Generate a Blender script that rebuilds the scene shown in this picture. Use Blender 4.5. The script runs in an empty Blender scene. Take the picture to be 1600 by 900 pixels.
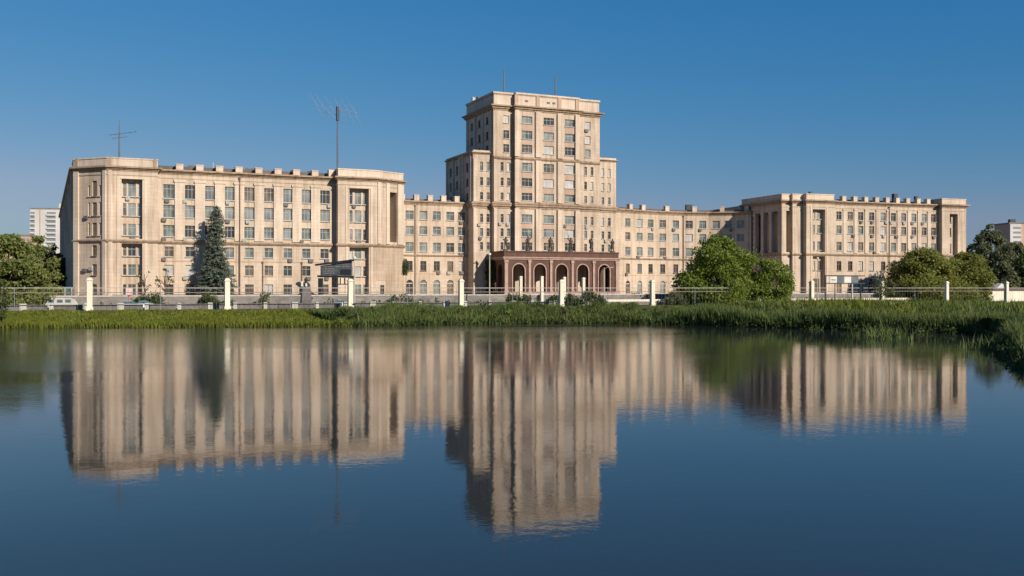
import bpy, math, random
import numpy as np
from mathutils import Vector, Matrix

random.seed(7)
RNG = np.random.default_rng(7)
scene = bpy.context.scene
COL = scene.collection

# ------------------------------------------------------------------ camera
K = 1500.0            # focal length in pixels of the 1600 px wide photograph
CAMZ = 5.9            # eye height above the pond
HOR = 449.5           # horizon row
cam = bpy.data.cameras.new("camera")
cam.sensor_width = 36.0
cam.lens = 36.0 * K / 1600.0
cam.clip_start = 0.5
cam.clip_end = 20000
cam_ob = bpy.data.objects.new("camera", cam)
COL.objects.link(cam_ob)
cam_ob.location = (0, 0, CAMZ)
cam_ob.rotation_euler = (math.pi / 2, 0, 0)
scene.camera = cam_ob

# ------------------------------------------------------------------ sky and sun
SUN_AZ = 45.0         # degrees right of straight behind the camera
SUN_EL = 28.0
world = bpy.data.worlds.new("World")
scene.world = world
world.use_nodes = True
wn = world.node_tree
sky = wn.nodes.new('ShaderNodeTexSky')
sky.sky_type = 'NISHITA'
sky.sun_disc = False
sky.sun_elevation = math.radians(SUN_EL)
sky.sun_rotation = math.radians(180 - SUN_AZ)
sky.altitude = 0
sky.air_density = 1.5
sky.dust_density = 0.0
sky.ozone_density = 10.0
EXPOSURE = 0.45
# the photograph's colour grade of the sky: one tone curve per channel, the same in every direction
def wmath(op, *vals):
    m = wn.nodes.new('ShaderNodeMath'); m.operation = op
    for i, v in enumerate(vals):
        if isinstance(v, (int, float)): m.inputs[i].default_value = v
        else: wn.links.new(v, m.inputs[i])
    return m.outputs[0]
sepc = wn.nodes.new('ShaderNodeSeparateColor'); wn.links.new(sky.outputs[0], sepc.inputs[0])
chan = [wmath('MULTIPLY', wmath('POWER', wmath('MULTIPLY', sepc.outputs[i], 0.1), g), c * 10 / 2 ** EXPOSURE)
        for i, (g, c) in enumerate(((1.75, 1.64), (0.852, 0.543), (0.544, 0.576)))]
chan[0] = wmath('MINIMUM', chan[0], wmath('MULTIPLY', chan[1], 0.72))
comb = wn.nodes.new('ShaderNodeCombineColor')
for i in range(3): wn.links.new(chan[i], comb.inputs[i])
bgn = wn.nodes['Background']
wn.links.new(comb.outputs[0], bgn.inputs[0])
bgn.inputs[1].default_value = 0.108
sun = bpy.data.lights.new("sun", 'SUN')
sun.energy = 4.4
sun.angle = math.radians(0.5)
sun.color = (1.0, 0.92, 0.80)
sun_ob = bpy.data.objects.new("sun", sun)
COL.objects.link(sun_ob)
a, e = math.radians(SUN_AZ), math.radians(SUN_EL)
to_sun = Vector((math.sin(a) * math.cos(e), -math.cos(a) * math.cos(e), math.sin(e)))
sun_ob.rotation_euler = to_sun.to_track_quat('Z', 'Y').to_euler()
sun_ob.location = (60, -60, 80)
vs = scene.view_settings
vs.view_transform = 'Standard'
vs.look = 'None'
vs.exposure = EXPOSURE
vs.gamma = 1.0
scene.cycles.max_bounces = 6
scene.cycles.caustics_reflective = False
scene.cycles.caustics_refractive = False

# ------------------------------------------------------------------ materials
def new_mat(name):
    m = bpy.data.materials.new(name)
    m.use_nodes = True
    nt = m.node_tree
    return m, nt, nt.nodes['Principled BSDF']

def ramp2(nt, c1, c2, p1=0.35, p2=0.65):
    r = nt.nodes.new('ShaderNodeValToRGB')
    r.color_ramp.elements[0].position = p1
    r.color_ramp.elements[1].position = p2
    r.color_ramp.elements[0].color = (*c1, 1)
    r.color_ramp.elements[1].color = (*c2, 1)
    return r

def pos_map(nt, scale=(1, 1, 1), rotz=0):
    g = nt.nodes.new('ShaderNodeNewGeometry')
    mp = nt.nodes.new('ShaderNodeMapping')
    mp.inputs['Scale'].default_value = scale
    mp.inputs['Rotation'].default_value = (0, 0, rotz)
    nt.links.new(g.outputs['Position'], mp.inputs[0])
    return mp.outputs[0]

def noise(nt, vec, scale, detail=4, rough=0.55):
    n = nt.nodes.new('ShaderNodeTexNoise')
    n.inputs['Scale'].default_value = scale
    n.inputs['Detail'].default_value = detail
    n.inputs['Roughness'].default_value = rough
    nt.links.new(vec, n.inputs['Vector'])
    return n

def mix(nt, fac, a_, b_, mode='MIX'):
    m = nt.nodes.new('ShaderNodeMix')
    m.data_type = 'RGBA'
    m.blend_type = mode
    for s, v in ((m.inputs[0], fac), (m.inputs[6], a_), (m.inputs[7], b_)):
        if isinstance(v, (int, float)):
            s.default_value = v
        elif isinstance(v, tuple):
            s.default_value = (*v, 1)
        else:
            nt.links.new(v, s)
    return m.outputs[2]

def mat_noise(name, c1, c2, scale=1.0, rough=0.8, stretch=(1, 1, 1), spec=0.3, bump=0):
    m, nt, p = new_mat(name)
    v = pos_map(nt, stretch)
    n = noise(nt, v, scale)
    r = ramp2(nt, c1, c2)
    nt.links.new(n.outputs[0], r.inputs[0])
    nt.links.new(r.outputs[0], p.inputs['Base Color'])
    p.inputs['Roughness'].default_value = rough
    p.inputs['Specular IOR Level'].default_value = spec
    if bump:
        b = nt.nodes.new('ShaderNodeBump')
        b.inputs['Strength'].default_value = bump
        nt.links.new(n.outputs[0], b.inputs['Height'])
        nt.links.new(b.outputs[0], p.inputs['Normal'])
    return m

def mat_stone(name, c1, c2, streak=0.35):
    """plastered / stone-clad facade: slabs of slightly different tone, stains and rain streaks"""
    m, nt, p = new_mat(name)
    v = pos_map(nt, (1, 1, 1), -math.radians(23))
    sep = nt.nodes.new('ShaderNodeSeparateXYZ')
    nt.links.new(v, sep.inputs[0])
    cmb = nt.nodes.new('ShaderNodeCombineXYZ')
    nt.links.new(sep.outputs[0], cmb.inputs[0])
    nt.links.new(sep.outputs[2], cmb.inputs[1])
    bt = nt.nodes.new('ShaderNodeTexBrick')
    bt.inputs['Scale'].default_value = 1.0
    bt.inputs['Brick Width'].default_value = 1.9
    bt.inputs['Row Height'].default_value = 0.75
    bt.inputs['Mortar Size'].default_value = 0.02
    bt.inputs['Color1'].default_value = (*c1, 1)
    bt.inputs['Color2'].default_value = (*c2, 1)
    bt.inputs['Mortar'].default_value = (*[x * 0.74 for x in c1], 1)
    nt.links.new(cmb.outputs[0], bt.inputs['Vector'])
    n1 = noise(nt, pos_map(nt, (1, 1, 1)), 0.12, 5, 0.6)
    r1 = ramp2(nt, (0.74, 0.71, 0.68), (1.08, 1.06, 1.03), 0.3, 0.68)
    nt.links.new(n1.outputs[0], r1.inputs[0])
    c = mix(nt, 0.8, bt.outputs[0], r1.outputs[0], 'MULTIPLY')
    n2 = noise(nt, pos_map(nt, (1.2, 1.2, 0.07)), 1.0, 6, 0.65)
    r2 = ramp2(nt, (0.56, 0.49, 0.42), (1, 1, 1), 0.36, 0.53)
    nt.links.new(n2.outputs[0], r2.inputs[0])
    c = mix(nt, streak, c, r2.outputs[0], 'MULTIPLY')
    nt.links.new(c, p.inputs['Base Color'])
    p.inputs['Roughness'].default_value = 0.85
    p.inputs['Specular IOR Level'].default_value = 0.2
    return m

def mat_plain(name, c, rough=0.6, metal=0.0, spec=0.4):
    m, nt, p = new_mat(name)
    n = noise(nt, pos_map(nt), 2.5, 3)
    r = ramp2(nt, tuple(x * 0.82 for x in c), tuple(min(1, x * 1.12) for x in c))
    nt.links.new(n.outputs[0], r.inputs[0])
    nt.links.new(r.outputs[0], p.inputs['Base Color'])
    p.inputs['Roughness'].default_value = rough
    p.inputs['Metallic'].default_value = metal
    p.inputs['Specular IOR Level'].default_value = spec
    return m

def mat_glass(name, top, bottom, seed, rough=0.12):
    """window pane with what hangs behind it (blind, curtain, dark room) and reflected sky in its colour"""
    m, nt, p = new_mat(name)
    n = noise(nt, pos_map(nt, (1, 1, .6)), 0.45 + 0.05 * seed, 1)
    r = ramp2(nt, bottom, top, 0.35, 0.65)
    nt.links.new(n.outputs[0], r.inputs[0])
    nt.links.new(r.outputs[0], p.inputs['Base Color'])
    p.inputs['Roughness'].default_value = rough
    p.inputs['Specular IOR Level'].default_value = 0.9
    return m

def mat_leaf(name, c1, c2, scale=0.5, transl=0.45):
    m, nt, p = new_mat(name)
    n = noise(nt, pos_map(nt), scale, 5, 0.7)
    r = ramp2(nt, c1, c2, 0.3, 0.7)
    nt.links.new(n.outputs[0], r.inputs[0])
    nt.links.new(r.outputs[0], p.inputs['Base Color'])
    p.inputs['Roughness'].default_value = 0.6
    p.inputs['Specular IOR Level'].default_value = 0.25
    tr = nt.nodes.new('ShaderNodeBsdfTranslucent')
    nt.links.new(r.outputs[0], tr.inputs[0])
    ms = nt.nodes.new('ShaderNodeMixShader')
    ms.inputs[0].default_value = transl
    nt.links.new(p.outputs[0], ms.inputs[1])
    nt.links.new(tr.outputs[0], ms.inputs[2])
    nt.links.new(ms.outputs[0], nt.nodes['Material Output'].inputs[0])
    return m

M = {}
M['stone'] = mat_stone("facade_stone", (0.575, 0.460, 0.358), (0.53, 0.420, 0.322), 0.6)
M['stone_light'] = mat_stone("facade_stone_light", (0.645, 0.525, 0.418), (0.61, 0.495, 0.39), 0.45)
M['stone_pink'] = mat_stone("facade_stone_pink", (0.50, 0.36, 0.275), (0.46, 0.325, 0.245), 0.3)
M['stone_base'] = mat_stone("base_stone", (0.47, 0.365, 0.272), (0.43, 0.33, 0.245), 0.5)
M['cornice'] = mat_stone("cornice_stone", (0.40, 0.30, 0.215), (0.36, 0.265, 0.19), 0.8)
M['side'] = mat_stone("shade_lifted_stone", (0.64, 0.53, 0.42), (0.58, 0.48, 0.38), 0.5)  # same stone as the facade, lightened to lift the shaded flanks
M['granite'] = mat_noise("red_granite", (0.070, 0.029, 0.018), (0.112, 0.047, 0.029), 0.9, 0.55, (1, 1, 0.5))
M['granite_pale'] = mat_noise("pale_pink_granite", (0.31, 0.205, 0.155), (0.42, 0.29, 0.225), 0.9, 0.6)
M['granite_shade'] = mat_noise("shade_darkened_granite", (0.045, 0.028, 0.026), (0.07, 0.042, 0.038), 0.9, 0.5)  # granite darkened, the shade inside the arcade put into its colour
M['roof'] = mat_noise("dark_sheet_roof", (0.09, 0.07, 0.06), (0.14, 0.10, 0.085), 0.4, 0.6)
M['frame_white'] = mat_plain("painted_white_wood", (0.42, 0.40, 0.37), 0.5)
M['frame_brown'] = mat_plain("weathered_brown_wood", (0.23, 0.17, 0.12), 0.6)
M['metal'] = mat_plain("grey_metal", (0.16, 0.18, 0.19), 0.5, 0.3)
M['dark_metal'] = mat_plain("dark_metal", (0.05, 0.055, 0.06), 0.5, 0.3)
M['aerial_metal'] = mat_plain("aerial_aluminium", (0.30, 0.34, 0.38), 0.4, 0.2)
M['rail_grey'] = mat_plain("greyed_rail_paint", (0.34, 0.32, 0.29), 0.6)
M['pipe'] = mat_plain("rusty_drainpipe", (0.20, 0.14, 0.10), 0.6, 0.0)
M['ac'] = mat_plain("air_conditioner_grey", (0.34, 0.32, 0.29), 0.5)
M['ac_dark'] = mat_plain("air_conditioner_dirty", (0.13, 0.11, 0.10), 0.6)
M['cream'] = mat_noise("cream_painted_concrete", (0.60, 0.53, 0.41), (0.72, 0.65, 0.51), 0.7, 0.8, (1, 1, 0.3))
M['concrete'] = mat_noise("grey_concrete", (0.15, 0.13, 0.115), (0.24, 0.21, 0.185), 0.5, 0.9, (1, 1, 2))
M['concrete_light'] = mat_noise("pale_concrete", (0.36, 0.335, 0.295), (0.47, 0.44, 0.39), 0.8, 0.9)
M['panel_dark'] = mat_noise("stained_dark_panel", (0.10, 0.09, 0.085), (0.17, 0.15, 0.14), 0.5, 0.8)
M['bronze'] = mat_noise("dark_bronze", (0.035, 0.028, 0.022), (0.075, 0.06, 0.045), 2.0, 0.5)
M['white_paint'] = mat_plain("white_car_paint", (0.75, 0.75, 0.74), 0.25)
M['pale_blue'] = mat_plain("pale_blue_grey_paint", (0.42, 0.47, 0.50), 0.3)
M['rubber'] = mat_plain("rubber", (0.025, 0.025, 0.025), 0.8)
M['lamp'] = mat_plain("headlight_glass", (0.7, 0.7, 0.66), 0.15)
M['red'] = mat_plain("faded_red_paint", (0.42, 0.14, 0.12), 0.6)
M['sign_pink'] = mat_plain("faded_pink_sign", (0.72, 0.50, 0.46), 0.6)
M['white_wall'] = mat_noise("white_block_wall", (0.46, 0.44, 0.415), (0.54, 0.52, 0.49), 0.1, 0.8)  # greyed so that distance haze sits in the wall colour
M['balcony_dark'] = mat_plain("hazed_balcony_glass", (0.21, 0.215, 0.22), 0.3)  # contrast lowered, distance haze put into the far windows' colour
M['brick_far'] = mat_noise("tan_brick", (0.42, 0.28, 0.19), (0.48, 0.33, 0.23), 0.3, 0.85)
M['teal_glass'] = mat_plain("teal_tinted_glass", (0.07, 0.11, 0.115), 0.1, 0, 0.8)
M['board_grey'] = mat_noise("weathered_board", (0.075, 0.09, 0.10), (0.15, 0.165, 0.17), 0.8, 0.6)
M['board_pale'] = mat_noise("pale_board", (0.50, 0.47, 0.42), (0.62, 0.58, 0.52), 0.6, 0.6)
M['bark'] = mat_noise("bark", (0.07, 0.05, 0.035), (0.12, 0.09, 0.065), 3, 0.9, (1, 1, 0.2))
M['asphalt'] = mat_noise("asphalt", (0.045, 0.044, 0.043), (0.065, 0.063, 0.06), 0.5, 0.9)
M['leaf_tree'] = mat_leaf("leaves_green", (0.120, 0.172, 0.024), (0.276, 0.322, 0.060))
M['leaf_left'] = mat_leaf("leaves_dull_green", (0.127, 0.155, 0.039), (0.276, 0.299, 0.092))
M['leaf_tree2'] = mat_leaf("leaves_olive", (0.140, 0.164, 0.035), (0.312, 0.312, 0.074))
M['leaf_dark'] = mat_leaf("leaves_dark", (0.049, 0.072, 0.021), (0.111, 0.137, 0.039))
M['leaf_far'] = mat_leaf("leaves_far", (0.120, 0.140, 0.066), (0.225, 0.235, 0.115))
M['needle'] = mat_leaf("spruce_needles", (0.075, 0.095, 0.066), (0.175, 0.205, 0.150), 0.7, 0.1)
M['grass'] = mat_leaf("bank_grass", (0.085, 0.115, 0.012), (0.200, 0.210, 0.026), 0.35, 0.3)
M['reed'] = mat_leaf("reed_leaves", (0.055, 0.085, 0.022), (0.165, 0.205, 0.052), 0.45, 0.3)
M['reed_dry'] = mat_leaf("reed_stalks", (0.13, 0.13, 0.05), (0.24, 0.22, 0.09), 0.8, 0.3)
M['dark_streak'] = mat_leaf("pond_streak", (0.028, 0.030, 0.014), (0.055, 0.052, 0.026), 2.0, 0.0)
GLASS = [
    mat_glass("pane_grey", (0.260, 0.260, 0.240), (0.111, 0.117, 0.117), 1),  # sky reflection partly put into the grey
    mat_glass("pane_green", (0.195, 0.215, 0.182), (0.065, 0.075, 0.072), 2),  # sky reflection partly put into the green
    mat_glass("pane_dark", (0.06, 0.052, 0.045), (0.032, 0.03, 0.028), 3),
    mat_glass("pane_brown", (0.172, 0.132, 0.092), (0.069, 0.057, 0.044), 4),
    mat_glass("pane_curtain", (0.46, 0.43, 0.39), (0.33, 0.31, 0.285), 5, 0.3),
]

# ground, water
def mat_ground():
    m, nt, p = new_mat("lawn_ground")
    n = noise(nt, pos_map(nt), 0.25, 6, 0.65)
    r = ramp2(nt, (0.045, 0.055, 0.012), (0.10, 0.11, 0.03))
    nt.links.new(n.outputs[0], r.inputs[0])
    nt.links.new(r.outputs[0], p.inputs['Base Color'])
    p.inputs['Roughness'].default_value = 0.95
    p.inputs['Specular IOR Level'].default_value = 0.1
    return m
M['ground'] = mat_ground()
M['yard'] = mat_noise("yard_ground", (0.19, 0.155, 0.115), (0.26, 0.215, 0.165), 0.1, 0.95)

def mat_water():
    m, nt, p = new_mat("pond_water")
    p.inputs['Base Color'].default_value = (0.021, 0.025, 0.024, 1)
    p.inputs['Roughness'].default_value = 0.02
    p.inputs['IOR'].default_value = 1.333
    v = pos_map(nt, (1.0, 1.6, 1.0))
    n1 = noise(nt, pos_map(nt, (1.7, 1.5, 1.0)), 1.3, 4, 0.62)
    n2 = noise(nt, v, 0.35, 2, 0.5)
    n3 = noise(nt, pos_map(nt, (0.6, 1.6, 1)), 0.022, 3, 0.6)     # breeze patches
    r3 = ramp2(nt, (0.35, 0.35, 0.35), (1, 1, 1), 0.40, 0.62)
    nt.links.new(n3.outputs[0], r3.inputs[0])
    ad = nt.nodes.new('ShaderNodeMath'); ad.operation = 'MULTIPLY_ADD'
    nt.links.new(n2.outputs[0], ad.inputs[0]); ad.inputs[1].default_value = 0.9
    nt.links.new(n1.outputs[0], ad.inputs[2])
    g = nt.nodes.new('ShaderNodeNewGeometry'); sp_ = nt.nodes.new('ShaderNodeSeparateXYZ'); nt.links.new(g.outputs['Position'], sp_.inputs[0])
    def mrange(sock, a_, b_, c_, d_):
        q = nt.nodes.new('ShaderNodeMapRange'); q.interpolation_type = 'SMOOTHSTEP'
        for i_, v_ in enumerate((a_, b_, c_, d_)): q.inputs[i_ + 1].default_value = v_
        nt.links.new(sock, q.inputs[0]); return q.outputs[0]
    def mul(p_, q_):
        m_ = nt.nodes.new('ShaderNodeMath'); m_.operation = 'MULTIPLY'
        for i_, v_ in enumerate((p_, q_)):
            if isinstance(v_, float): m_.inputs[i_].default_value = v_
            else: nt.links.new(v_, m_.inputs[i_])
        return m_.outputs[0]
    def add(p_, q_):
        m_ = nt.nodes.new('ShaderNodeMath'); m_.operation = 'ADD'
        for i_, v_ in enumerate((p_, q_)):
            if isinstance(v_, float): m_.inputs[i_].default_value = v_
            else: nt.links.new(v_, m_.inputs[i_])
        return m_.outputs[0]
    X_, Y_ = sp_.outputs[0], sp_.outputs[1]
    far_ = mul(mul(mrange(Y_, 98, 140, 0.0, 8.0), mrange(X_, 14, 32, 1.0, 0.08)), 1.0)
    mid_ = mul(mrange(Y_, 48, 85, 0.0, 1.3), mrange(X_, 12, 34, 1.0, 0.1))
    left = mul(mrange(X_, -42, -8, 2.6, 0.25), mrange(Y_, 26, 62, 0.12, 1.0))
    bb_ = add(add(add(far_, mid_), left), 0.62)
    mu = nt.nodes.new('ShaderNodeMath'); mu.operation = 'MULTIPLY'
    nt.links.new(ad.outputs[0], mu.inputs[0]); nt.links.new(r3.outputs[0], mu.inputs[1])
    b = nt.nodes.new('ShaderNodeBump')
    b.inputs['Strength'].default_value = 1.0
    b.inputs['Distance'].default_value = 0.0062
    nt.links.new(mul(mu.outputs[0], bb_), b.inputs['Height'])
    nt.links.new(b.outputs[0], p.inputs['Normal'])
    return m
M['water'] = mat_water()

# ------------------------------------------------------------------ mesh helpers
class MB:
    """collects faces in world coordinates; build() links them as ONE mesh object"""
    def __init__(s):
        s.v, s.f = [], []
    def quad(s, a, b, c, d):
        i = len(s.v); s.v += [a, b, c, d]; s.f.append((i, i + 1, i + 2, i + 3))
    def ngon(s, pts):
        i = len(s.v); s.v += list(pts); s.f.append(tuple(range(i, i + len(pts))))
    def hexa(s, p):
        """p: 8 points, bottom 4 counter-clockwise then top 4"""
        i = len(s.v); s.v += p
        for q in ((3, 2, 1, 0), (4, 5, 6, 7), (0, 1, 5, 4), (1, 2, 6, 5), (2, 3, 7, 6), (3, 0, 4, 7)):
            s.f.append(tuple(i + k for k in q))
    def box(s, cx, cy, z0, z1, wx, wy, rot=0.0, taper=1.0):
        c, n = math.cos(rot), math.sin(rot)
        def P(x, y, z): return (cx + x * c - y * n, cy + x * n + y * c, z)
        h, k = wx / 2, wy / 2
        s.hexa([P(-h, -k, z0), P(h, -k, z0), P(h, k, z0), P(-h, k, z0)] +
               [P(-h * taper, -k * taper, z1), P(h * taper, -k * taper, z1), P(h * taper, k * taper, z1), P(-h * taper, k * taper, z1)])
    def tube(s, pts, rad, n=6, cap=True):
        pts = [Vector(p) for p in pts]
        if not isinstance(rad, (list, tuple)): rad = [rad] * len(pts)
        base = len(s.v)
        for i, p in enumerate(pts):
            d = (pts[min(i + 1, len(pts) - 1)] - pts[max(i - 1, 0)]).normalized()
            u = d.cross(Vector((0, 0, 1)))
            if u.length < 0.05: u = d.cross(Vector((1, 0, 0)))
            u.normalize(); w = d.cross(u)
            for k in range(n):
                t = 2 * math.pi * k / n
                s.v.append(tuple(p + (u * math.cos(t) + w * math.sin(t)) * rad[i]))
        for i in range(len(pts) - 1):
            for k in range(n):
                a0, b0 = base + i * n + k, base + i * n + (k + 1) % n
                s.f.append((a0, b0, b0 + n, a0 + n))
        if cap:
            s.f.append(tuple(base + k for k in range(n - 1, -1, -1)))
            s.f.append(tuple(base + (len(pts) - 1) * n + k for k in range(n)))
    def lathe(s, cx, cy, prof, n=10):
        base = len(s.v)
        for r, z in prof:
            for k in range(n):
                t = 2 * math.pi * k / n
                s.v.append((cx + r * math.cos(t), cy + r * math.sin(t), z))
        for i in range(len(prof) - 1):
            for k in range(n):
                a0, b0 = base + i * n + k, base + i * n + (k + 1) % n
                s.f.append((a0, b0, b0 + n, a0 + n))
        s.f.append(tuple(base + k for k in range(n - 1, -1, -1)))
        s.f.append(tuple(base + (len(prof) - 1) * n + k for k in range(n)))
    def band(s, pts, prof, closed=False):
        """sweep a closed (outward offset, z) profile along a plan polyline with mitred corners;
        outward is to the right of the walking direction"""
        n = len(pts)
        def nrm(p, q):
            d = Vector((q[0] - p[0], q[1] - p[1])).normalized()
            return Vector((d.y, -d.x))
        mit = []
        for i in range(n):
            if closed or 0 < i < n - 1:
                n1, n2 = nrm(pts[i - 1], pts[i]), nrm(pts[i], pts[(i + 1) % n])
                m = (n1 + n2)
                m = m / max(0.2, (1 + n1.dot(n2)))
            elif i == 0: m = nrm(pts[0], pts[1])
            else: m = nrm(pts[-2], pts[-1])
            mit.append(m)
        k = len(prof); base = len(s.v)
        for p, m in zip(pts, mit):
            for o, z in prof:
                s.v.append((p[0] + m.x * o, p[1] + m.y * o, z))
        for i in range(n if closed else n - 1):
            j = (i + 1) % n
            for q in range(k):
                r = (q + 1) % k
                s.f.append((base + i * k + q, base + j * k + q, base + j * k + r, base + i * k + r))
        if not closed:
            s.f.append(tuple(base + q for q in range(k)))
            s.f.append(tuple(base + (n - 1) * k + q for q in range(k - 1, -1, -1)))
    def build(s, name, mat, parent=None, fix=True, smooth=False):
        me = bpy.data.meshes.new(name)
        o = wpos(parent) if parent else Vector((0, 0, 0))
        me.from_pydata([(x - o.x, y - o.y, z - o.z) for x, y, z in s.v], [], s.f)
        if fix:
            import bmesh
            bm = bmesh.new(); bm.from_mesh(me)
            bmesh.ops.recalc_face_normals(bm, faces=bm.faces)
            bm.to_mesh(me); bm.free()
        if smooth:
            for p in me.polygons: p.use_smooth = True
        me.materials.append(mat)
        ob = bpy.data.objects.new(name, me)
        COL.objects.link(ob)
        if parent: ob.parent = parent
        return ob

def wpos(o):
    p = Vector((0, 0, 0))
    while o is not None:
        p = p + o.location
        o = o.parent
    return p

def thing(name, label, cat, loc=(0, 0, 0), group=None):
    o = bpy.data.objects.new(name, None)
    o.empty_display_size = 0.5
    COL.objects.link(o)
    o.location = loc
    return tag(o, label, cat, group)

def tag(o, label, cat, group=None):
    o['label'] = label; o['category'] = cat
    if group: o['group'] = group
    return o

def kind(o, k):
    o['kind'] = k
    return o

def XY(px, D): return ((px - 800) / K * D, D)
def ZP(py, D): return CAMZ + (HOR - py) / K * D
def R(z): return CAMZ + z
GZ = R(-1.7)          # ground level in front of the buildings
def off(p, th, o):    # move a plan point outward of a facade that runs in direction th (degrees)
    t = math.radians(th)
    return (p[0] + math.sin(t) * o, p[1] - math.cos(t) * o)
def go(p, th, d):
    t = math.radians(th)
    return (p[0] + math.cos(t) * d, p[1] + math.sin(t) * d)

class F:
    """a vertical facade plane through plan point p running in direction th (degrees)"""
    def __init__(s, p, th):
        s.o, s.th = p, math.radians(th)
        s.c, s.s = math.cos(s.th), math.sin(s.th)
    def u(s, px, o=0.0):
        k = (px - 800) / K
        ox, oy = s.o[0] + s.s * o, s.o[1] - s.c * o
        return (k * oy - ox) / (s.c - k * s.s)
    def xy(s, u, o=0.0): return (s.o[0] + s.c * u + s.s * o, s.o[1] + s.s * u - s.c * o)
    def pt(s, u, z, o=0.0): return (*s.xy(u, o), z)
    def px(s, px, o=0.0): return s.xy(s.u(px, o), o)
    def box(s, mb, u0, u1, z0, z1, o0, o1):
        mb.hexa([s.pt(u0, z0, o1), s.pt(u1, z0, o1), s.pt(u1, z0, o0), s.pt(u0, z0, o0),
                 s.pt(u0, z1, o1), s.pt(u1, z1, o1), s.pt(u1, z1, o0), s.pt(u0, z1, o0)])
    def wall(s, mb, u0, u1, z0, z1, holes, o=0.0, reveal=0.35):
        """holes: (ua, ub, za, zb, arch[, reveal])"""
        us = sorted({u0, u1, *[min(max(h[0], u0), u1) for h in holes], *[min(max(h[1], u0), u1) for h in holes]})
        zs = sorted({z0, z1, *[h[2] for h in holes], *[h[3] for h in holes]})
        us = [x for i, x in enumerate(us) if i == 0 or x - us[i - 1] > 1e-4]
        for i in range(len(us) - 1):
            for j in range(len(zs) - 1):
                if zs[j + 1] - zs[j] < 1e-5: continue
                uc, zc = (us[i] + us[i + 1]) / 2, (zs[j] + zs[j + 1]) / 2
                if any(h[0] < uc < h[1] and h[2] < zc < h[3] for h in holes): continue
                mb.quad(s.pt(us[i], zs[j], o), s.pt(us[i + 1], zs[j], o), s.pt(us[i + 1], zs[j + 1], o), s.pt(us[i], zs[j + 1], o))
        for h in holes:
            ua, ub, za, zb, arch = h[:5]
            d = h[5] if len(h) > 5 else reveal
            oi = o - d
            if arch:
                r = (ub - ua) / 2; zc = zb - r; um = (ua + ub) / 2
                arc = [(um + r * math.cos(t), zc + r * math.sin(t)) for t in [math.pi * k / 10 for k in range(11)]]
                mb.ngon([s.pt(ub, zb, o)] + [s.pt(x, z, o) for x, z in arc[:6]])
                mb.ngon([s.pt(ua, zb, o)] + [s.pt(x, z, o) for x, z in arc[:4:-1]])
                path = [(ub, za)] + arc + [(ua, za)]
            else:
                path = [(ub, za), (ub, zb), (ua, zb), (ua, za)]
            for k in range(len(path)):
                p, q = path[k], path[(k + 1) % len(path)]
                mb.quad(s.pt(*p, o), s.pt(*q, o), s.pt(*q, oi), s.pt(*p, oi))

# --- windows: mesh data shared between alike windows -------------------------------
_wc, _pc = {}, {}
def window_mesh(w, h, style, fm):
    key = (round(w, 1), round(h, 1), style, fm)
    if key in _wc: return _wc[key]
    w, h = key[0], key[1]
    mb = MB(); t = 0.07; y0, y1 = -0.05, 0.05
    def bx(xa, xb, za, zb, ya=y0, yb=y1):
        mb.hexa([(xa, ya, za), (xb, ya, za), (xb, yb, za), (xa, yb, za), (xa, ya, zb), (xb, ya, zb), (xb, yb, zb), (xa, yb, zb)])
    if 'arch' in style:
        r = w / 2; zc = h - r
        arc = [(r * math.cos(math.pi * k / 10), zc + r * math.sin(math.pi * k / 10)) for k in range(11)]
        arci = [((r - t) * math.cos(math.pi * k / 10), zc + (r - t) * math.sin(math.pi * k / 10)) for k in range(11)]
        for k in range(10):
            a_, b_, c_, d_ = arc[k], arc[k + 1], arci[k + 1], arci[k]
            mb.hexa([(a_[0], y0, a_[1]), (b_[0], y0, b_[1]), (c_[0], y0, c_[1]), (d_[0], y0, d_[1]),
                     (a_[0], y1, a_[1]), (b_[0], y1, b_[1]), (c_[0], y1, c_[1]), (d_[0], y1, d_[1])])
        bx(-r, -r + t, 0, zc); bx(r - t, r, 0, zc); bx(-r + t, r - t, 0, t)
        bx(-r + t, r - t, zc - 0.12, zc + 0.12, -0.06, 0.06)
        bx(-t / 2, t / 2, t, zc - 0.12, -0.045, 0.045)
    else:
        bx(-w / 2, w / 2, 0, t); bx(-w / 2, w / 2, h - t, h)
        bx(-w / 2, -w / 2 + t, t, h - t); bx(w / 2 - t, w / 2, t, h - t)
        zt = h * 0.68
        if style == 'three':
            for x in (-w / 6, w / 6): bx(x - t / 2, x + t / 2, t, h - t, -0.045, 0.045)
            bx(-w / 2 + t, w / 2 - t, zt - t / 2, zt + t / 2, -0.04, 0.04)
        elif style == 'two':
            bx(-t / 2, t / 2, t, h - t, -0.045, 0.045)
            bx(-w / 2 + t, w / 2 - t, zt - t / 2, zt + t / 2, -0.04, 0.04)
        elif style == 'one':
            bx(-w / 2 + t, w / 2 - t, zt - t / 2, zt + t / 2, -0.04, 0.04)
    bx(-w / 2 - 0.12, w / 2 + 0.12, -0.14, -0.003, -0.5, 0.06)      # sill
    me = bpy.data.meshes.new("window")
    me.from_pydata(mb.v, [], mb.f)
    me.materials.append(M[fm])
    _wc[key] = me
    return me

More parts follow.
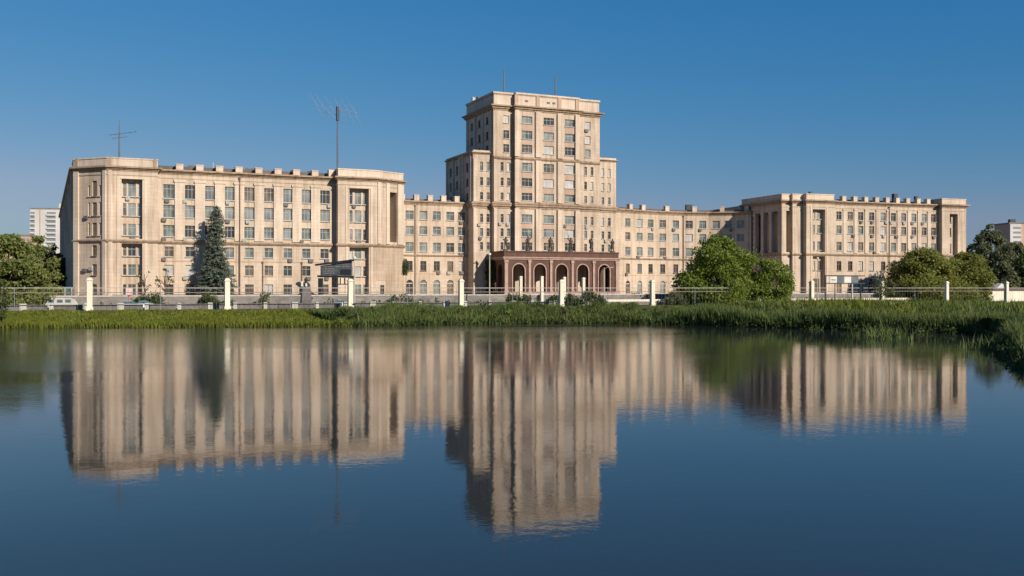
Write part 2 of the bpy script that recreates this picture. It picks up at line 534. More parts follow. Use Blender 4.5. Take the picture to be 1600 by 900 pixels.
def pane_mesh(w, h, style, g):
    key = (round(w, 1), round(h, 1), 'arch' in style, g)
    if key in _pc: return _pc[key]
    w, h = key[0], key[1]
    me = bpy.data.meshes.new("pane")
    if 'arch' in style:
        r = w / 2 - 0.02; zc = h - w / 2
        out = [(-r, 0.02), (r, 0.02)] + [(r * math.cos(math.pi * k / 10), zc + r * math.sin(math.pi * k / 10)) for k in range(11)]
    else:
        out = [(-w / 2 + .02, .02), (w / 2 - .02, .02), (w / 2 - .02, h - .02), (-w / 2 + .02, h - .02)]
    n = len(out)
    vv = [(x, 0.0, z) for x, z in out] + [(x, 0.025, z) for x, z in out]
    ff = [tuple(range(n)), tuple(range(2 * n - 1, n - 1, -1))] + [(i, i + n, (i + 1) % n + n, (i + 1) % n) for i in range(n)]
    me.from_pydata(vv, [], ff)
    me.materials.append(GLASS[g])
    _pc[key] = me
    return me

def put_window(root, f, uc, w, z0, z1, o, style, fm, g):
    ob = bpy.data.objects.new("window", window_mesh(w, z1 - z0, style, fm))
    COL.objects.link(ob)
    ob.parent = root
    x, y = f.xy(uc, o)
    r = wpos(root)
    ob.location = (x - r.x, y - r.y, z0 - r.z)
    ob.rotation_euler = (0, 0, f.th)
    pn = bpy.data.objects.new("pane", pane_mesh(w, z1 - z0, style, g))
    COL.objects.link(pn)
    pn.parent = ob
    return ob

def pick(weights):
    return random.choices(range(5), weights)[0]

UPPER = (4, 4, 2.2, 1.6, 1.0)
LOWER = (1.5, 1.2, 4, 3, 0.8)

def windowed(root, mb, f, u0, u1, z0, z1, wins, o=0.0, reveal=0.35, extra=()):
    """wall with windows. wins: (uc, w, z0, z1, style, glass weights, frame)"""
    holes = list(extra)
    for uc, w, a_, b_, st, gw, fm in wins:
        w = round(w, 1); b_ = a_ + round(b_ - a_, 1)
        holes.append((uc - w / 2, uc + w / 2, a_, b_, 'arch' in st))
        put_window(root, f, uc, w, a_, b_, o - reveal + 0.08, st, fm, pick(gw))
    f.wall(mb, u0, u1, z0, z1, holes, o, reveal)

def air_conditioners(root, f, spots, o=0.0):
    for u, z in spots:
        mb = MB(); w = random.uniform(0.75, 1.0)
        f.box(mb, u - w / 2, u + w / 2, z - 0.62, z, o + 0.05, o + 0.42)
        f.box(mb, u - w / 2 + .05, u + w / 2 - .05, z - 0.75, z - 0.64, o + 0.005, o + 0.36)
        mb.build("air_conditioner", M[random.choice(['ac', 'ac_dark', 'ac_dark'])], root)

def drainpipe(root, f, u, z0, z1, o=0.0):
    mb = MB(); x, y = f.xy(u, o + 0.17)
    mb.lathe(x, y, [(0.11, z0), (0.11, z1 - 0.5), (0.22, z1 - 0.3), (0.22, z1)], 8)
    mb.build("drainpipe", M['pipe'], root)

def cornice_profile(z0, z1, o, back=0.6):
    h = z1 - z0
    return [(-back, z0), (0.12, z0), (0.12, z0 + h * .25), (o * .5, z0 + h * .35), (o * .5, z0 + h * .55), (o, z0 + h * .65), (o, z1), (-back, z1)]

# ------------------------------------------------------------------ pond, banks, ground
SH = [(-420, 60), (-300, 100), (-190, 122), (-120, 132)]
SHORE = [(-420.0, 40.0), (-280.0, 90.0), (-170.0, 122.0), (-110.0, 134.0)] + [XY(*q) for q in (
    (0, 139), (120, 141), (260, 142), (400, 144), (540, 147), (620, 152), (700, 157), (800, 159.5), (900, 160.5), (1000, 159.5),
    (1050, 155), (1100, 151), (1160, 146), (1220, 141), (1280, 137), (1340, 133), (1400, 130), (1450, 127.5), (1500, 124.5), (1540, 121), (1562, 115), (1574, 93), (1586, 74))] + [(34.0, 60.0), (38.0, 42.0), (46.0, 15.0), (80.0, -20.0), (200.0, -60.0)]
def shore_dir(i):
    p, q = SHORE[max(i - 1, 0)], SHORE[min(i + 1, len(SHORE) - 1)]
    d = Vector((q[0] - p[0], q[1] - p[1])).normalized()
    return Vector((-d.y, d.x))
def resample(line, step):
    out = []
    for i in range(len(line) - 1):
        p, q = Vector(line[i]), Vector(line[i + 1])
        n = max(1, int((q - p).length / step))
        out += [tuple(p + (q - p) * k / n) for k in range(n)]
    return out + [line[-1]]

# park fence line (found from its pillars); everything on the embankment is laid out parallel to it
FD0 = 160.0
FTH = 25.1
FSTEP = 0.13897 * FD0
FO = (-0.43999 * FD0, FD0)
FN = F(FO, FTH)                  # u along the fence, outward towards the pond
def vback(u, v): return FN.xy(u, -v)
LOWZ = 2.1
WALLV = 20.0                     # retaining wall of the upper terrace

mb = MB()
rows = [(0.0, -1.2), (0.6, -0.02), (1.5, 0.12), (6.0, 0.45), (12.0, 1.2), (16.5, LOWZ)]
ins = []
for i, p in enumerate(SHORE):
    d = shore_dir(i)
    ins.append([(p[0] + d.x * o, p[1] + d.y * o, z) for o, z in rows])
pu = -1e9
for i in range(len(SHORE)):
    q = ins[i][-1]
    t_ = FN.o[0] - FN.s * (WALLV + .3), FN.o[1] + FN.c * (WALLV + .3)
    pu = max(pu + 1.5, (q[0] - t_[0]) / FN.c)          # straight inland from the shore point
    x, y = vback(pu, WALLV + 0.3)
    ins[i].append((x, y, LOWZ))
for i in range(len(SHORE) - 1):
    for k in range(len(rows)):
        mb.quad(ins[i][k], ins[i + 1][k], ins[i + 1][k + 1], ins[i][k + 1])
bank = kind(mb.build("bank_ground", M['ground']), 'structure')

mb = MB()
p0, p1 = vback(-2600, WALLV), vback(3000, WALLV)
far0, far1 = vback(-6000, 6000), vback(6500, 6000)
mb.ngon([(*p0, GZ), (*p1, GZ), (*far1, GZ), (*far0, GZ)])
kind(mb.build("terrace_ground", M['yard']), 'structure')

mb = MB()
mb.quad((-420, -25, 0), (300, -25, 0), (300, 175, 0), (-420, 175, 0))
kind(mb.build("pond_water", M['water']), 'structure')
mb = MB()
mb.ngon([(-420, -25, -.3), (300, -25, -.3), (300, -30, 1.0), (-420, -30, 1.0)])
mb.ngon([(-420, -30, 1.0), (300, -30, 1.0), (3000, -1500, 1.0), (-3000, -1500, 1.0)])
kind(mb.build("near_bank_ground", M['ground']), 'structure')
mb = MB()
mb.quad((-420, -30, -1.3), (300, -30, -1.3), (300, 180, -1.3), (-420, 180, -1.3))
kind(mb.build("pond_bed_ground", M['panel_dark']), 'structure')

# embankment road
mb = MB()
FN.wall(MB(), 0, 1, 0, 1, [])
mb.quad((*vback(-300, 6.5), LOWZ + .012), (*vback(300, 6.5), LOWZ + .012), (*vback(300, 16), LOWZ + .012), (*vback(-300, 16), LOWZ + .012))
kind(mb.build("embankment_road", M['asphalt']), 'structure')
mb = MB()
for u in np.arange(-200, 240, 6.0):
    mb.quad((*vback(u, 11.2), LOWZ + .02), (*vback(u + 3, 11.2), LOWZ + .02), (*vback(u + 3, 11.35), LOWZ + .02), (*vback(u, 11.35), LOWZ + .02))
kind(mb.build("road_marking", M['white_paint']), 'structure')
mb = MB()
FN.box(mb, -300, 300, LOWZ - .3, LOWZ + .13, -17.2, -16)
kind(mb.build("kerb", M['concrete_light']), 'structure')

# retaining wall of the terrace with its coping
rw = thing("retaining_wall", "long low grey stone retaining wall below the terrace in front of the buildings", "retaining wall", (*vback(0, WALLV), LOWZ))
mb = MB(); FN.box(mb, -300, 300, LOWZ - .4, GZ + 0.05, -WALLV - .5, -WALLV + .25)
mb.build("wall", M['concrete'], rw)
mb = MB(); FN.box(mb, -300, 300, GZ + 0.053, GZ + 0.30, -WALLV - .55, -WALLV + .33)
mb.build("coping", M['concrete_light'], rw)

# ------------------------------------------------------------------ LEFT BLOCK
TL = 23.0
B0 = XY(167, 192.4)
fB = F(B0, TL)
B1 = fB.px(247)
C0 = off(B1, TL, -2.2)
fC = F(C0, TL)
C1 = fC.px(524.5)
D0 = off(C1, TL, 2.2)
fD = F(D0, TL)
D1 = fD.px(588)
fE = F(D1, 50)
E1 = fE.px(630.5)
E2 = go(E1, 113, 45)
uA = F(B0, -20).u(114.5)
A0 = go(B0, -20, uA)
fA = F(A0, -20)
L0 = (A0[0] - 0.44 * 150, A0[1] + 0.9 * 150)
thL = math.degrees(math.atan2(A0[1] - L0[1], A0[0] - L0[0]))
fL = F(L0, thL)
ZC, ZK = R(24.55), R(23.6)          # cornice top / bottom
lb = thing("university_building", "long beige six storey block at the left with a tall spruce in front", "building", (*B0, GZ))
wall = MB()
UPR = [(R(18.6), R(21.5)), (R(14.65), R(17.2)), (R(10.65), R(13.1))]
LWR = [(R(6.5), R(8.6)), (R(2.6), R(4.75)), (R(-1.45), R(0.8))]
# central part
wins, acs = [], []
for px in (264, 297, 328, 358.5, 389.5, 420, 449.5, 478.5, 507):
    u = fC.u(px)
    for a_, b_ in UPR: wins.append((u, 2.3, a_, b_, 'three', UPPER, 'frame_white'))
    for k, (a_, b_) in enumerate(LWR): wins.append((u, 1.8, a_, b_, 'two', LOWER if k else UPPER, 'frame_white' if k < 2 else 'frame_brown'))
    for a_, b_ in UPR + LWR[:2]:
        if random.random() < .42: acs.append((u + random.choice((-1.0, -.4, .5, 1.0)), a_ - .2))
LC = fC.u(524.5)
windowed(lb, wall, fC, 0, LC, GZ, ZK, wins)
air_conditioners(lb, fC, acs)
mbp = [fC.u(x) for x in (281, 312.5, 343.5, 374, 405, 435, 464, 493)]
for u in mbp:
    mb = MB(); fC.box(mb, u - 1.0, u + 1.0, R(10.0), R(22.0), -0.05, 0.22)
    fC.box(mb, u - 1.15, u + 1.15, R(22.0), R(22.5), -0.05, 0.34)
    mb.build("pilaster", M['stone_light'], lb)
drainpipe(lb, fC, fC.u(374.5), GZ, ZK, .22)
drainpipe(lb, fC, fC.u(410.5), GZ, R(5.7))
drainpipe(lb, fC, fC.u(471.5), GZ, R(5.7))
# pavilions with the deep triple-window recess
def pavilion(f, pa, pb, u1, upr, lwr, root, wallmb, zt=22.0):
    ua, ub = f.u(pa), f.u(pb)
    W = ub - ua
    f.wall(wallmb, 0, u1, GZ, ZK, [(ua, ub, R(9.95), R(zt), False, 1.3), (ua, ub, GZ + .35, R(9.0), False, 1.3)])
    wins = []
    for rows_, st in ((upr, 0), (lwr, 1)):
        for k, (a_, b_) in enumerate(rows_):
            gw = LOWER if st and k else UPPER
            wins.append((ua + .15 * W, .7, a_, b_, 'one', gw, 'frame_white'))
            wins.append((ua + .50 * W, 1.5, a_, b_, 'two', gw, 'frame_white'))
            wins.append((ua + .85 * W, .7, a_, b_, 'one', gw, 'frame_white'))
    windowed(root, wallmb, f, ua, ub, R(9.95), R(zt), [w for w in wins if w[2] > R(9.9)], -1.3, .25)
    windowed(root, wallmb, f, ua, ub, GZ + .35, R(9.0), [w for w in wins if w[2] < R(9.0)], -1.3, .25)
    mb = MB()                                                  # raised surround of the recess
    for s_ in (ua - .9, ub + .35): f.box(mb, s_, s_ + .55, GZ, R(zt + .5), -.05, .12)
    f.box(mb, ua - .35, ub + .35, R(zt + .05), R(zt + .5), -.05, .118)
    mb.build("recess_surround", M['stone_light'], root)
    air_conditioners(root, f, [(ua + .3 * W, upr[0][0] - .1), (ua + .55 * W, upr[2][0] - .05)], -1.3)
UB = fB.u(247)
pavilion(fB, 190, 222.5, UB, UPR, LWR, lb, wall)
UD = fD.u(588)
pavilion(fD, 546, 576.5, UD, UPR, LWR, lb, wall)
# return walls of the two pavilions
for p, q in ((B1, C0), (C1, D0)):
    th = math.degrees(math.atan2(q[1] - p[1], q[0] - p[0]))
    F(p, th).wall(wall, 0, 2.2, GZ, ZK, [])
# left chamfer
wins = []
ucA = fA.u(147.5)
for k, (a_, b_) in enumerate(UPR):
    wins.append((ucA, 1.2, a_ - .1, b_ + (.1 if k == 0 else 0), 'two', LOWER, 'frame_brown'))
    for s_ in (-1.35, 1.35): wins.append((ucA + s_, .5, a_ - .1, b_ - (.8 if k == 0 else 0), 'one', LOWER, 'frame_white'))
for a_, b_ in LWR: wins.append((ucA, 1.2, a_, b_, 'two', LOWER, 'frame_brown'))
LA = -uA
windowed(lb, wall, fA, 0, LA, GZ, ZK, wins)
mb = MB()
fA.box(mb, .25, 1.5, GZ, ZK - .002, -.05, .3); fA.box(mb, LA - .9, LA - .15, GZ, ZK - .002, -.05, .3)
mb.build("corner_pilaster", M['stone_light'], lb)
mb = MB(); fB.box(mb, .25, 1.0, GZ, ZK - .002, -.05, .28); mb.build("corner_pilaster", M['stone_light'], lb)
air_conditioners(lb, fA, [(fA.u(135.5), R(14.6)), (fA.u(133), R(3.9)), (fA.u(143), R(4.2))])
drainpipe(lb, fA, LA - 1.1, GZ, R(9.5))
# right chamfer with the tall open slot
UE = fE.u(630.5)
s0, s1 = fE.u(608.5), fE.u(620)
fE.wall(wall, 0, UE, GZ, ZK, [(s0, s1, R(10.4), R(21.7), False, 3.0)])
fE.wall(wall, s0, s1, R(10.4), R(21.7), [], -3.0)
w0 = fE.u(597)
mb = MB()
fE.box(mb, .3, 1.3, R(9.9), ZK - .003, -.05, .25)
fE.box(mb, s0 - 1.1, s0 - .1, R(9.9), ZK - .003, -.05, .25)
fE.box(mb, s1 + .1, UE - .1, R(9.9), ZK - .003, -.05, .25)
mb.build("corner_pilaster", M['stone_light'], lb)
put_window(lb, fE, w0, 1.2, R(-1.4), R(.7), .06, 'two', 'frame_brown', 2)
# flush rusticated slabs under the slot
for k, (za, zb) in enumerate(((-1.4, 1.6), (1.64, 5.6), (5.64, 9.1))):
    for j in range(3):
        ua_, ub_ = UE * j / 3 + .03, UE * (j + 1) / 3 - .03
        if k == 0 and ua_ < w0 + .8 and ub_ > w0 - .8: continue
        mb = MB(); fE.box(mb, ua_ + .02, ub_ - .02, R(za), R(zb), -.05, .055)
        mb.build("stone_panel", M['stone_base'], lb)
# side wall on the left, seen edge-on, and hidden back walls
LL = (Vector(A0) - Vector(L0)).length
wins = []
for k in range(12):
    for a_, b_ in UPR[:2] + LWR[:2]: wins.append((LL - 8 - k * 11, 2.2, a_, b_, 'two', LOWER, 'frame_brown'))
sidemb = MB()
windowed(lb, sidemb, fL, 0, LL, GZ, ZK, wins)
for q in range(7):
    u = LL - 2 - q * 22
    fL.box(sidemb, u - 1, u + 1, GZ, ZK - .004, -.05, .5)
sidemb.build("side_wall", M['side'], lb)
backL = go(L0, TL, 110)
back = MB()
for p, q in ((E1, E2), (E2, backL), (backL, L0)):
    th = math.degrees(math.atan2(q[1] - p[1], q[0] - p[0]))
    F(p, th).wall(back, 0, (Vector(q) - Vector(p)).length, GZ, ZK, [])
back.build("back_wall", M['side'], lb)
wall.build("wall", M['stone'], lb)
front = [L0, A0, B0, B1, C0, C1, D0, D1, E1, E2]
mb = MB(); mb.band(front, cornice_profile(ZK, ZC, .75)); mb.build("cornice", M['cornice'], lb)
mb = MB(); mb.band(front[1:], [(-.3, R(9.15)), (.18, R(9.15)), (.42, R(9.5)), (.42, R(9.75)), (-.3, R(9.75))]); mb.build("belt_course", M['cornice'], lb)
mb = MB(); mb.band(front[1:], [(-.2, R(22.75)), (.10, R(22.75)), (.16, R(22.95)), (-.2, R(22.95))]); mb.build("frieze_moulding", M['stone_light'], lb)
mb = MB(); mb.band([C0, C1], [(-.2, R(5.55)), (.07, R(5.55)), (.07, R(5.75)), (-.2, R(5.75))]); mb.build("string_course", M['stone_pink'], lb)
mb = MB(); mb.band(front[1:], [(-.3, GZ - .3), (.16, GZ - .3), (.16, GZ + .33), (.08, GZ + .40), (-.3, GZ + .40)]); mb.build("plinth", M['concrete'], lb)
par = [(-.7, ZC + .004), (-.05, ZC + .004), (-.05, R(26.0)), (.06, R(26.05)), (.06, R(26.3)), (-.7, R(26.3))]
mb = MB()
mb.band([go(A0, thL + 180, 9), A0, B0, B1, off(B1, TL, -6)], par)
mb.build("parapet", M['stone_light'], lb)
mb = MB()
mb.band([off(D0, TL, -6), D0, D1, E1, go(E1, 113, 9)], par)
mb.build("parapet", M['stone_light'], lb)
for p, f_, u in ((A0, fA, .9), (B0, fB, .5), (B0, fB, UB - .6)):
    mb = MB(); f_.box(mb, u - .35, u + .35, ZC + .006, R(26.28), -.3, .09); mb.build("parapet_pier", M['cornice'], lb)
for px in (281, 312.5, 343.5, 374, 405, 435, 464, 493):
    u = fC.u(px); mb = MB()
    fC.box(mb, u - .72, u + .72, ZC + .005, R(25.7), -1.6, -.3)
    fC.box(mb, u - .79, u + .79, R(25.7), R(25.88), -1.68, -.22)
    mb.build("parapet_block", M['stone_light'], lb)
u = fC.u(519); mb = MB(); fC.box(mb, u - .7, u + .7, ZC + .005, R(26.2), -1.6, -.2); mb.build("parapet_block", M['stone_light'], lb)
rf = MB()
C0b, C1b = off(C0, TL, -2.0), off(C1, TL, -2.0)
rf.ngon([(x, y, ZC - .12) for x, y in [L0, A0, B0, B1, C0, C1, D0, D1, E1, E2, backL]])
r0, r1 = off(C0, TL, -1.9), off(C1, TL, -1.9)
rr0, rr1 = off(C0, TL, -7), off(C1, TL, -7)
rf.hexa([(*r0, ZC - .1), (*r1, ZC - .1), (*rr1, ZC - .1), (*rr0, ZC - .1), (*r0, ZC + 1.0), (*r1, ZC + 1.0), (*rr1, R(25.9)), (*rr0, R(25.9))])
roof = rf.build("roof", M['roof'], lb)
mb = MB()
for a_, b_ in ((295, 306), (385, 400), (455, 460), (482, 487)):
    fC.box(mb, fC.u(a_, -4), fC.u(b_, -4), R(25.0), R(26.1), -5.5, -4)
mb.build("roof_vent", M['roof'], roof)
mb = MB(); x, y = fC.px(333, -3); mb.lathe(x, y, [(.09, ZC), (.09, R(26.9)), (.2, R(27))], 6); mb.build("vent_pipe", M['concrete_light'], roof)

# ------------------------------------------------------------------ TOWER
TT = 23.5
S0 = XY(739, 246)
fS = F(S0, TT)
S1 = fS.px(768)
M0 = off(S1, TT, 1.3); fM = F(M0, TT); M1 = fM.px(803.5)
N0 = off(M1, TT, 1.2); fN = F(N0, TT); N1 = fN.px(905)
Q0 = off(N1, TT, -1.2); Q1 = fM.px(937)
V0 = off(Q1, TT, -1.3); V1 = fS.px(962.5)
SL = go(S0, TT + 90.5, 20.0)          # back of the left flank
VR = go(V1, TT + 90, 20.5)
tw = thing("university_building", "tall stepped beige tower with two masts on its roof", "building", (*S0, GZ))
wall = MB()
ZL, ZU = R(34.7), R(45.9)
ROW1 = [(R(42.7), R(44.6)), (R(38.7), R(40.8)), (R(35.1), R(37.2))]
ROW2 = [(R(30.2), R(32.5)), (R(26.4), R(28.5)), (R(22.75), R(24.6))]
ROW3 = [(R(16.9), R(19.1)), (R(13.3), R(15.4)), (R(9.8), R(11.8))]
TG = (1.6, 1.6, 1.8, 1.2, 1.6)
def pairs(f, pxs, rows_):
    out = []
    for px in pxs:
        for a_, b_ in rows_: out.append((f.u(px), .85, a_, b_, 'one', TG, 'frame_white'))
    return out
# left shoulder
US = fS.u(768)
windowed(tw, wall, fS, 0, US, GZ, ZL, pairs(fS, (752.5, 762.5), ROW2 + ROW3))
# left main bay
UM = fM.u(803.5)
w_ = [(fM.u(791), 1.6, a_, b_, 'two', TG, 'frame_white') for a_, b_ in ROW1] + pairs(fM, (784.5, 794.5), ROW2 + ROW3)
windowed(tw, wall, fM, 0, UM, GZ, ZU, w_)
# right main bay
fQ = fM
uq0, uq1 = fM.u(905), fM.u(937)
w_ = [(fM.u(918.5), 1.6, a_, b_, 'two', TG, 'frame_white') for a_, b_ in ROW1] + pairs(fM, (915, 925), ROW2 + ROW3)
windowed(tw, wall, fM, fM.u(905, -0.0), uq1, GZ, ZU, w_)
# right shoulder
uv0, uv1 = fS.u(937), fS.u(962.5)
windowed(tw, wall, fS, uv0, uv1, GZ, ZL, pairs(fS, (942, 952), ROW2 + ROW3))
# centre with three triple windows per storey
UN = fN.u(905)
w_, sp = [], []
for px in (823.5, 857.5, 890.5):
    u = fN.u(px)
    for a_, b_ in ROW1 + ROW2 + ROW3: w_.append((u, 3.0, a_, b_, 'three', TG, 'frame_white'))
    for (a_, b_), (c_, d_) in zip((ROW1 + ROW2 + ROW3)[:-1], (ROW1 + ROW2 + ROW3)[1:]):
        if a_ - d_ < 2.3: sp.append((u, d_ + .08, a_ - .22))
windowed(tw, wall, fN, 0, UN, GZ, ZU, w_)
for u, a_, b_ in sp:
    mb = MB(); fN.box(mb, u - 1.5, u + 1.5, a_, b_, -.05, .03); mb.build("spandrel_panel", M['stone_pink'], tw)
for px in (807, 840.5, 874.5, 904.0):
    u = min(fN.u(px), UN - .72)
    w2 = .78 if px in (840.5, 874.5) else .6
    for za, zb in ((GZ, R(20.55)), (R(22.25), R(33.2)), (R(34.05), ZU)):
        mb = MB(); fN.box(mb, u - w2, u + w2, za + .004, zb - .004, -.05, .5); mb.build("pilaster", M['stone_light'], tw)
for f_, us_ in ((fM, (.45,)), (fS, (.45,))):
    for u in us_:
        for za, zb in ((GZ, R(20.55)), (R(22.25), R(33.2))):
            mb = MB(); f_.box(mb, u - .38, u + .38, za + .004, zb - .004, -.05, .22); mb.build("pilaster", M['stone_light'], tw)
acs = []
for px, z in ((748.5, 16.6), (750, 13.1), (781, 16.9), (793, 16.8), (882, 16.7), (916, 16.6), (946, 13.1), (923, 13.1)):
    f_ = fS if px < 768 or px > 937 else (fM if px < 803 or px > 905 else fN)
    air_conditioners(tw, f_, [(f_.u(px), R(z))])
air_conditioners(tw, fM, [(fM.u(916), R(42.5))])
# little return walls between the planes
for p, q, h in ((S1, M0, ZL), (M1, N0, ZU), (N1, Q0, ZU), (Q1, V0, ZL)):
    th = math.degrees(math.atan2(q[1] - p[1], q[0] - p[0]))
    F(p, th).wall(wall, 0, (Vector(q) - Vector(p)).length, GZ, h, [])
# upper body flanks
U0, U5 = M0, Q1
UL = go(U0, TT + 91, 19.0)
UR = go(U5, TT + 90, 19.3)
def flank(p, q, z0, z1, wins_u, rows_, mbw, depth=.35):
    th = math.degrees(math.atan2(q[1] - p[1], q[0] - p[0]))
    f_ = F(p, th); L = (Vector(q) - Vector(p)).length
    windowed(tw, mbw, f_, 0, L, z0, z1, [(L * u, 1.5, a_, b_, 'two', (0, 0, 3, 2, .3), 'frame_brown') for u in wins_u for a_, b_ in rows_], 0, depth)
    return f_, L
flw = MB()
f1, L1 = flank(UL, U0, ZL - .5, ZU, (.22, .5, .78), ROW1, flw)
for u in (.07, .36, .64, .93):
    f1.box(flw, L1 * u - .5, L1 * u + .5, ZL - .4, ZU - .004, -.05, .3)
flank(U5, UR, ZL - .5, ZU, (.3, .7), ROW1, flw)
flank(UR, UL, ZL - .5, ZU, (.2, .4, .6, .8), ROW1, flw)
f2, L2 = flank(SL, S0, GZ, ZL, (.18, .42, .80), ROW2 + ROW3, flw)
for u in (.06, .30, .56, .66, .94):
    f2.box(flw, L2 * u - .5, L2 * u + .5, R(22.3), ZL - .005, -.05, .35)
flank(V1, VR, GZ, ZL, (.3, .7), ROW2, flw)
flank(VR, SL, GZ, ZL, (.3, .7), ROW2, flw)
flw.build("side_wall", M['side'], tw)
wall.build("wall", M['stone'], tw)
lowfront = [SL, S0, S1, M0, M1, N0, N1, Q0, Q1, V0, V1, VR]
upfront = [UL, U0, M1, N0, N1, Q0, Q1, UR]
mb = MB(); mb.band(lowfront, [(-.3, R(20.55)), (.14, R(20.55)), (.14, R(20.9)), (.45, R(21.15)), (.45, R(21.5)), (.62, R(21.7)), (.62, R(21.9)), (.08, R(22.25)), (-.3, R(22.25))])
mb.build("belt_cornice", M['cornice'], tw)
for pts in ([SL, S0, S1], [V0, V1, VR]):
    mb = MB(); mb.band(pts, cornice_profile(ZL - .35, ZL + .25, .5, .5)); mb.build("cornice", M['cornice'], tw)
    mb = MB(); mb.band(pts, [(-.5, ZL + .254), (.02, ZL + .254), (.02, R(35.45)), (-.5, R(35.45))]); mb.build("parapet", M['stone_light'], tw)
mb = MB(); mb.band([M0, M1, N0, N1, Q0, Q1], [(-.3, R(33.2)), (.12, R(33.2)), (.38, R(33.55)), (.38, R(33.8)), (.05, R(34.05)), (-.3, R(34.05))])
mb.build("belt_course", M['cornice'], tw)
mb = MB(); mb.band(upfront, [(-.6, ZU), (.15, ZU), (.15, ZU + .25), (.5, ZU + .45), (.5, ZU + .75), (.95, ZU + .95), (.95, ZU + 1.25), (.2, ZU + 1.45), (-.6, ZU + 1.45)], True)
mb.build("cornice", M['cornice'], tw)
za = ZU + 1.454
mb = MB(); mb.band(upfront, [(-.7, za), (-.12, za), (-.12, R(50.05)), (.1, R(50.15)), (.1, R(50.6)), (-.7, R(50.6))], True)
mb.build("attic_parapet", M['stone_light'], tw)
for px in (807, 840.5, 874.5, 904):
    u = min(fN.u(px), UN - .6); mb = MB(); fN.box(mb, u - .5, u + .5, za + .003, R(50.04), -.3, .12); mb.build("attic_pier", M['stone_pink'], tw)
for px in (823, 857, 865.5):
    u = fN.u(px); mb = MB(); fN.box(mb, u - .45, u + .45, R(48.3), R(48.8), -.3, -.1); mb.build("attic_vent", M['dark_metal'], tw)
rf = MB(); rf.ngon([(x, y, R(49.9)) for x, y in upfront]); rf.ngon([(x, y, ZL + .1) for x, y in lowfront])
for f_, u0_, u1_ in ((fM, 2.0, 8.0),):
    f_.box(rf, u0_, u1_, R(49.9), R(51.0), -12, -8)
roof = rf.build("roof", M['roof'], tw)
x, y = F(UL, math.degrees(math.atan2(U0[1] - UL[1], U0[0] - UL[0]))).xy(3.0, -1.0)
mb = MB(); mb.box(x, y, R(49.9), R(52.0), .8, .8, math.radians(TT)); mb.build("roof_hatch", M['white_wall'], roof)
mb = MB(); mb.box(x + 1.6, y - 2.2, R(49.9), R(51.6), 1.2, 1.2, math.radians(TT)); mb.build("roof_hatch", M['dark_metal'], roof)
mb = MB(); mb.band([SL, S0], [(-.2, GZ), (.2, GZ), (.2, R(-.6)), (-.2, R(-.6))]); mb.build("plinth", M['concrete'], tw)

# ------------------------------------------------------------------ ENTRANCE PORTICO
TP = 23.5
P0 = XY(788, 238.5)
fP = F(P0, TP)
UP = fP.u(966)
po = thing("entrance_portico", "dark red granite portico with five arches in front of the tower", "portico", (*P0, GZ))
depthP = 9.2
PL, PR = off(P0, TP, -depthP), off(fP.px(966), TP, -depthP)
P1 = fP.px(966)
arch_px = (810.5, 843.5, 877.5, 910.5, 944)
gw = MB()
holes = [(fP.u(px) - 1.6, fP.u(px) + 1.6, R(-1.1), R(6.0), True, 1.1) for px in arch_px]
fP.wall(gw, 0, UP, GZ - .2, R(7.0), holes, 0, 1.1)
hb = [(h[0] - .002, h[1] + .002, h[2], h[3], True, .01) for h in holes]
fP.wall(gw, 1.1, UP - 1.1, GZ - .2, R(7.0), [(h[0], h[1], h[2], h[3], h[4], .0) for h in holes], -1.1)
fl = F(PL, TP - 90)
fl.wall(gw, 0, depthP, GZ - .2, R(7.0), [(1.3, 3.9, R(-1.1), R(6.0), True, 1.1), (5.2, 7.8, R(-1.1), R(6.0), True, 1.1)], 0, 1.1)
fr = F(P1, TP + 90)
fr.wall(gw, 0, depthP, GZ - .2, R(7.0), [(1.3, 3.9, R(-1.1), R(6.0), True, 1.1), (5.2, 7.8, R(-1.1), R(6.0), True, 1.1)], 0, 1.1)
gw.build("arcade_wall", M['granite'], po)
mb = MB(); mb.ngon([(*PL, R(6.9)), (*P0, R(6.9)), (*P1, R(6.9)), (*PR, R(6.9))]); mb.ngon([(*PL, R(8.6)), (*P0, R(8.6)), (*P1, R(8.6)), (*PR, R(8.6))])
mb.build("ceiling_slab", M['granite'], po)
mb = MB(); mb.ngon([(*fl.xy(0.02, -.02), R(-1.09)), (*fP.xy(.02, -.02), R(-1.09)), (*fP.xy(UP - .02, -.02), R(-1.09)), (*fr.xy(depthP - .02, -.02), R(-1.09))]); mb.build("floor_slab", M['granite_pale'], po)
path = [PL, P0, P1, PR]
mb = MB(); mb.band(path, [(-.5, R(7.0)), (.1, R(7.0)), (.3, R(7.15)), (.3, R(7.35)), (.55, R(7.5)), (.55, R(7.78)), (-.5, R(7.78))]); mb.build("cornice", M['granite_pale'], po)
mb = MB(); mb.band(path, [(-.6, R(7.784)), (.05, R(7.784)), (.05, R(8.9)), (.22, R(9.0)), (.22, R(9.3)), (-.6, R(9.3))]); mb.build("parapet", M['granite'], po)
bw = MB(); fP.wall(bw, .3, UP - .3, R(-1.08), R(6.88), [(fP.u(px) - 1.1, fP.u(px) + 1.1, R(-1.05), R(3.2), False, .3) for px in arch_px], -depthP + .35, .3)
bw.build("back_wall", M['granite_shade'], po)
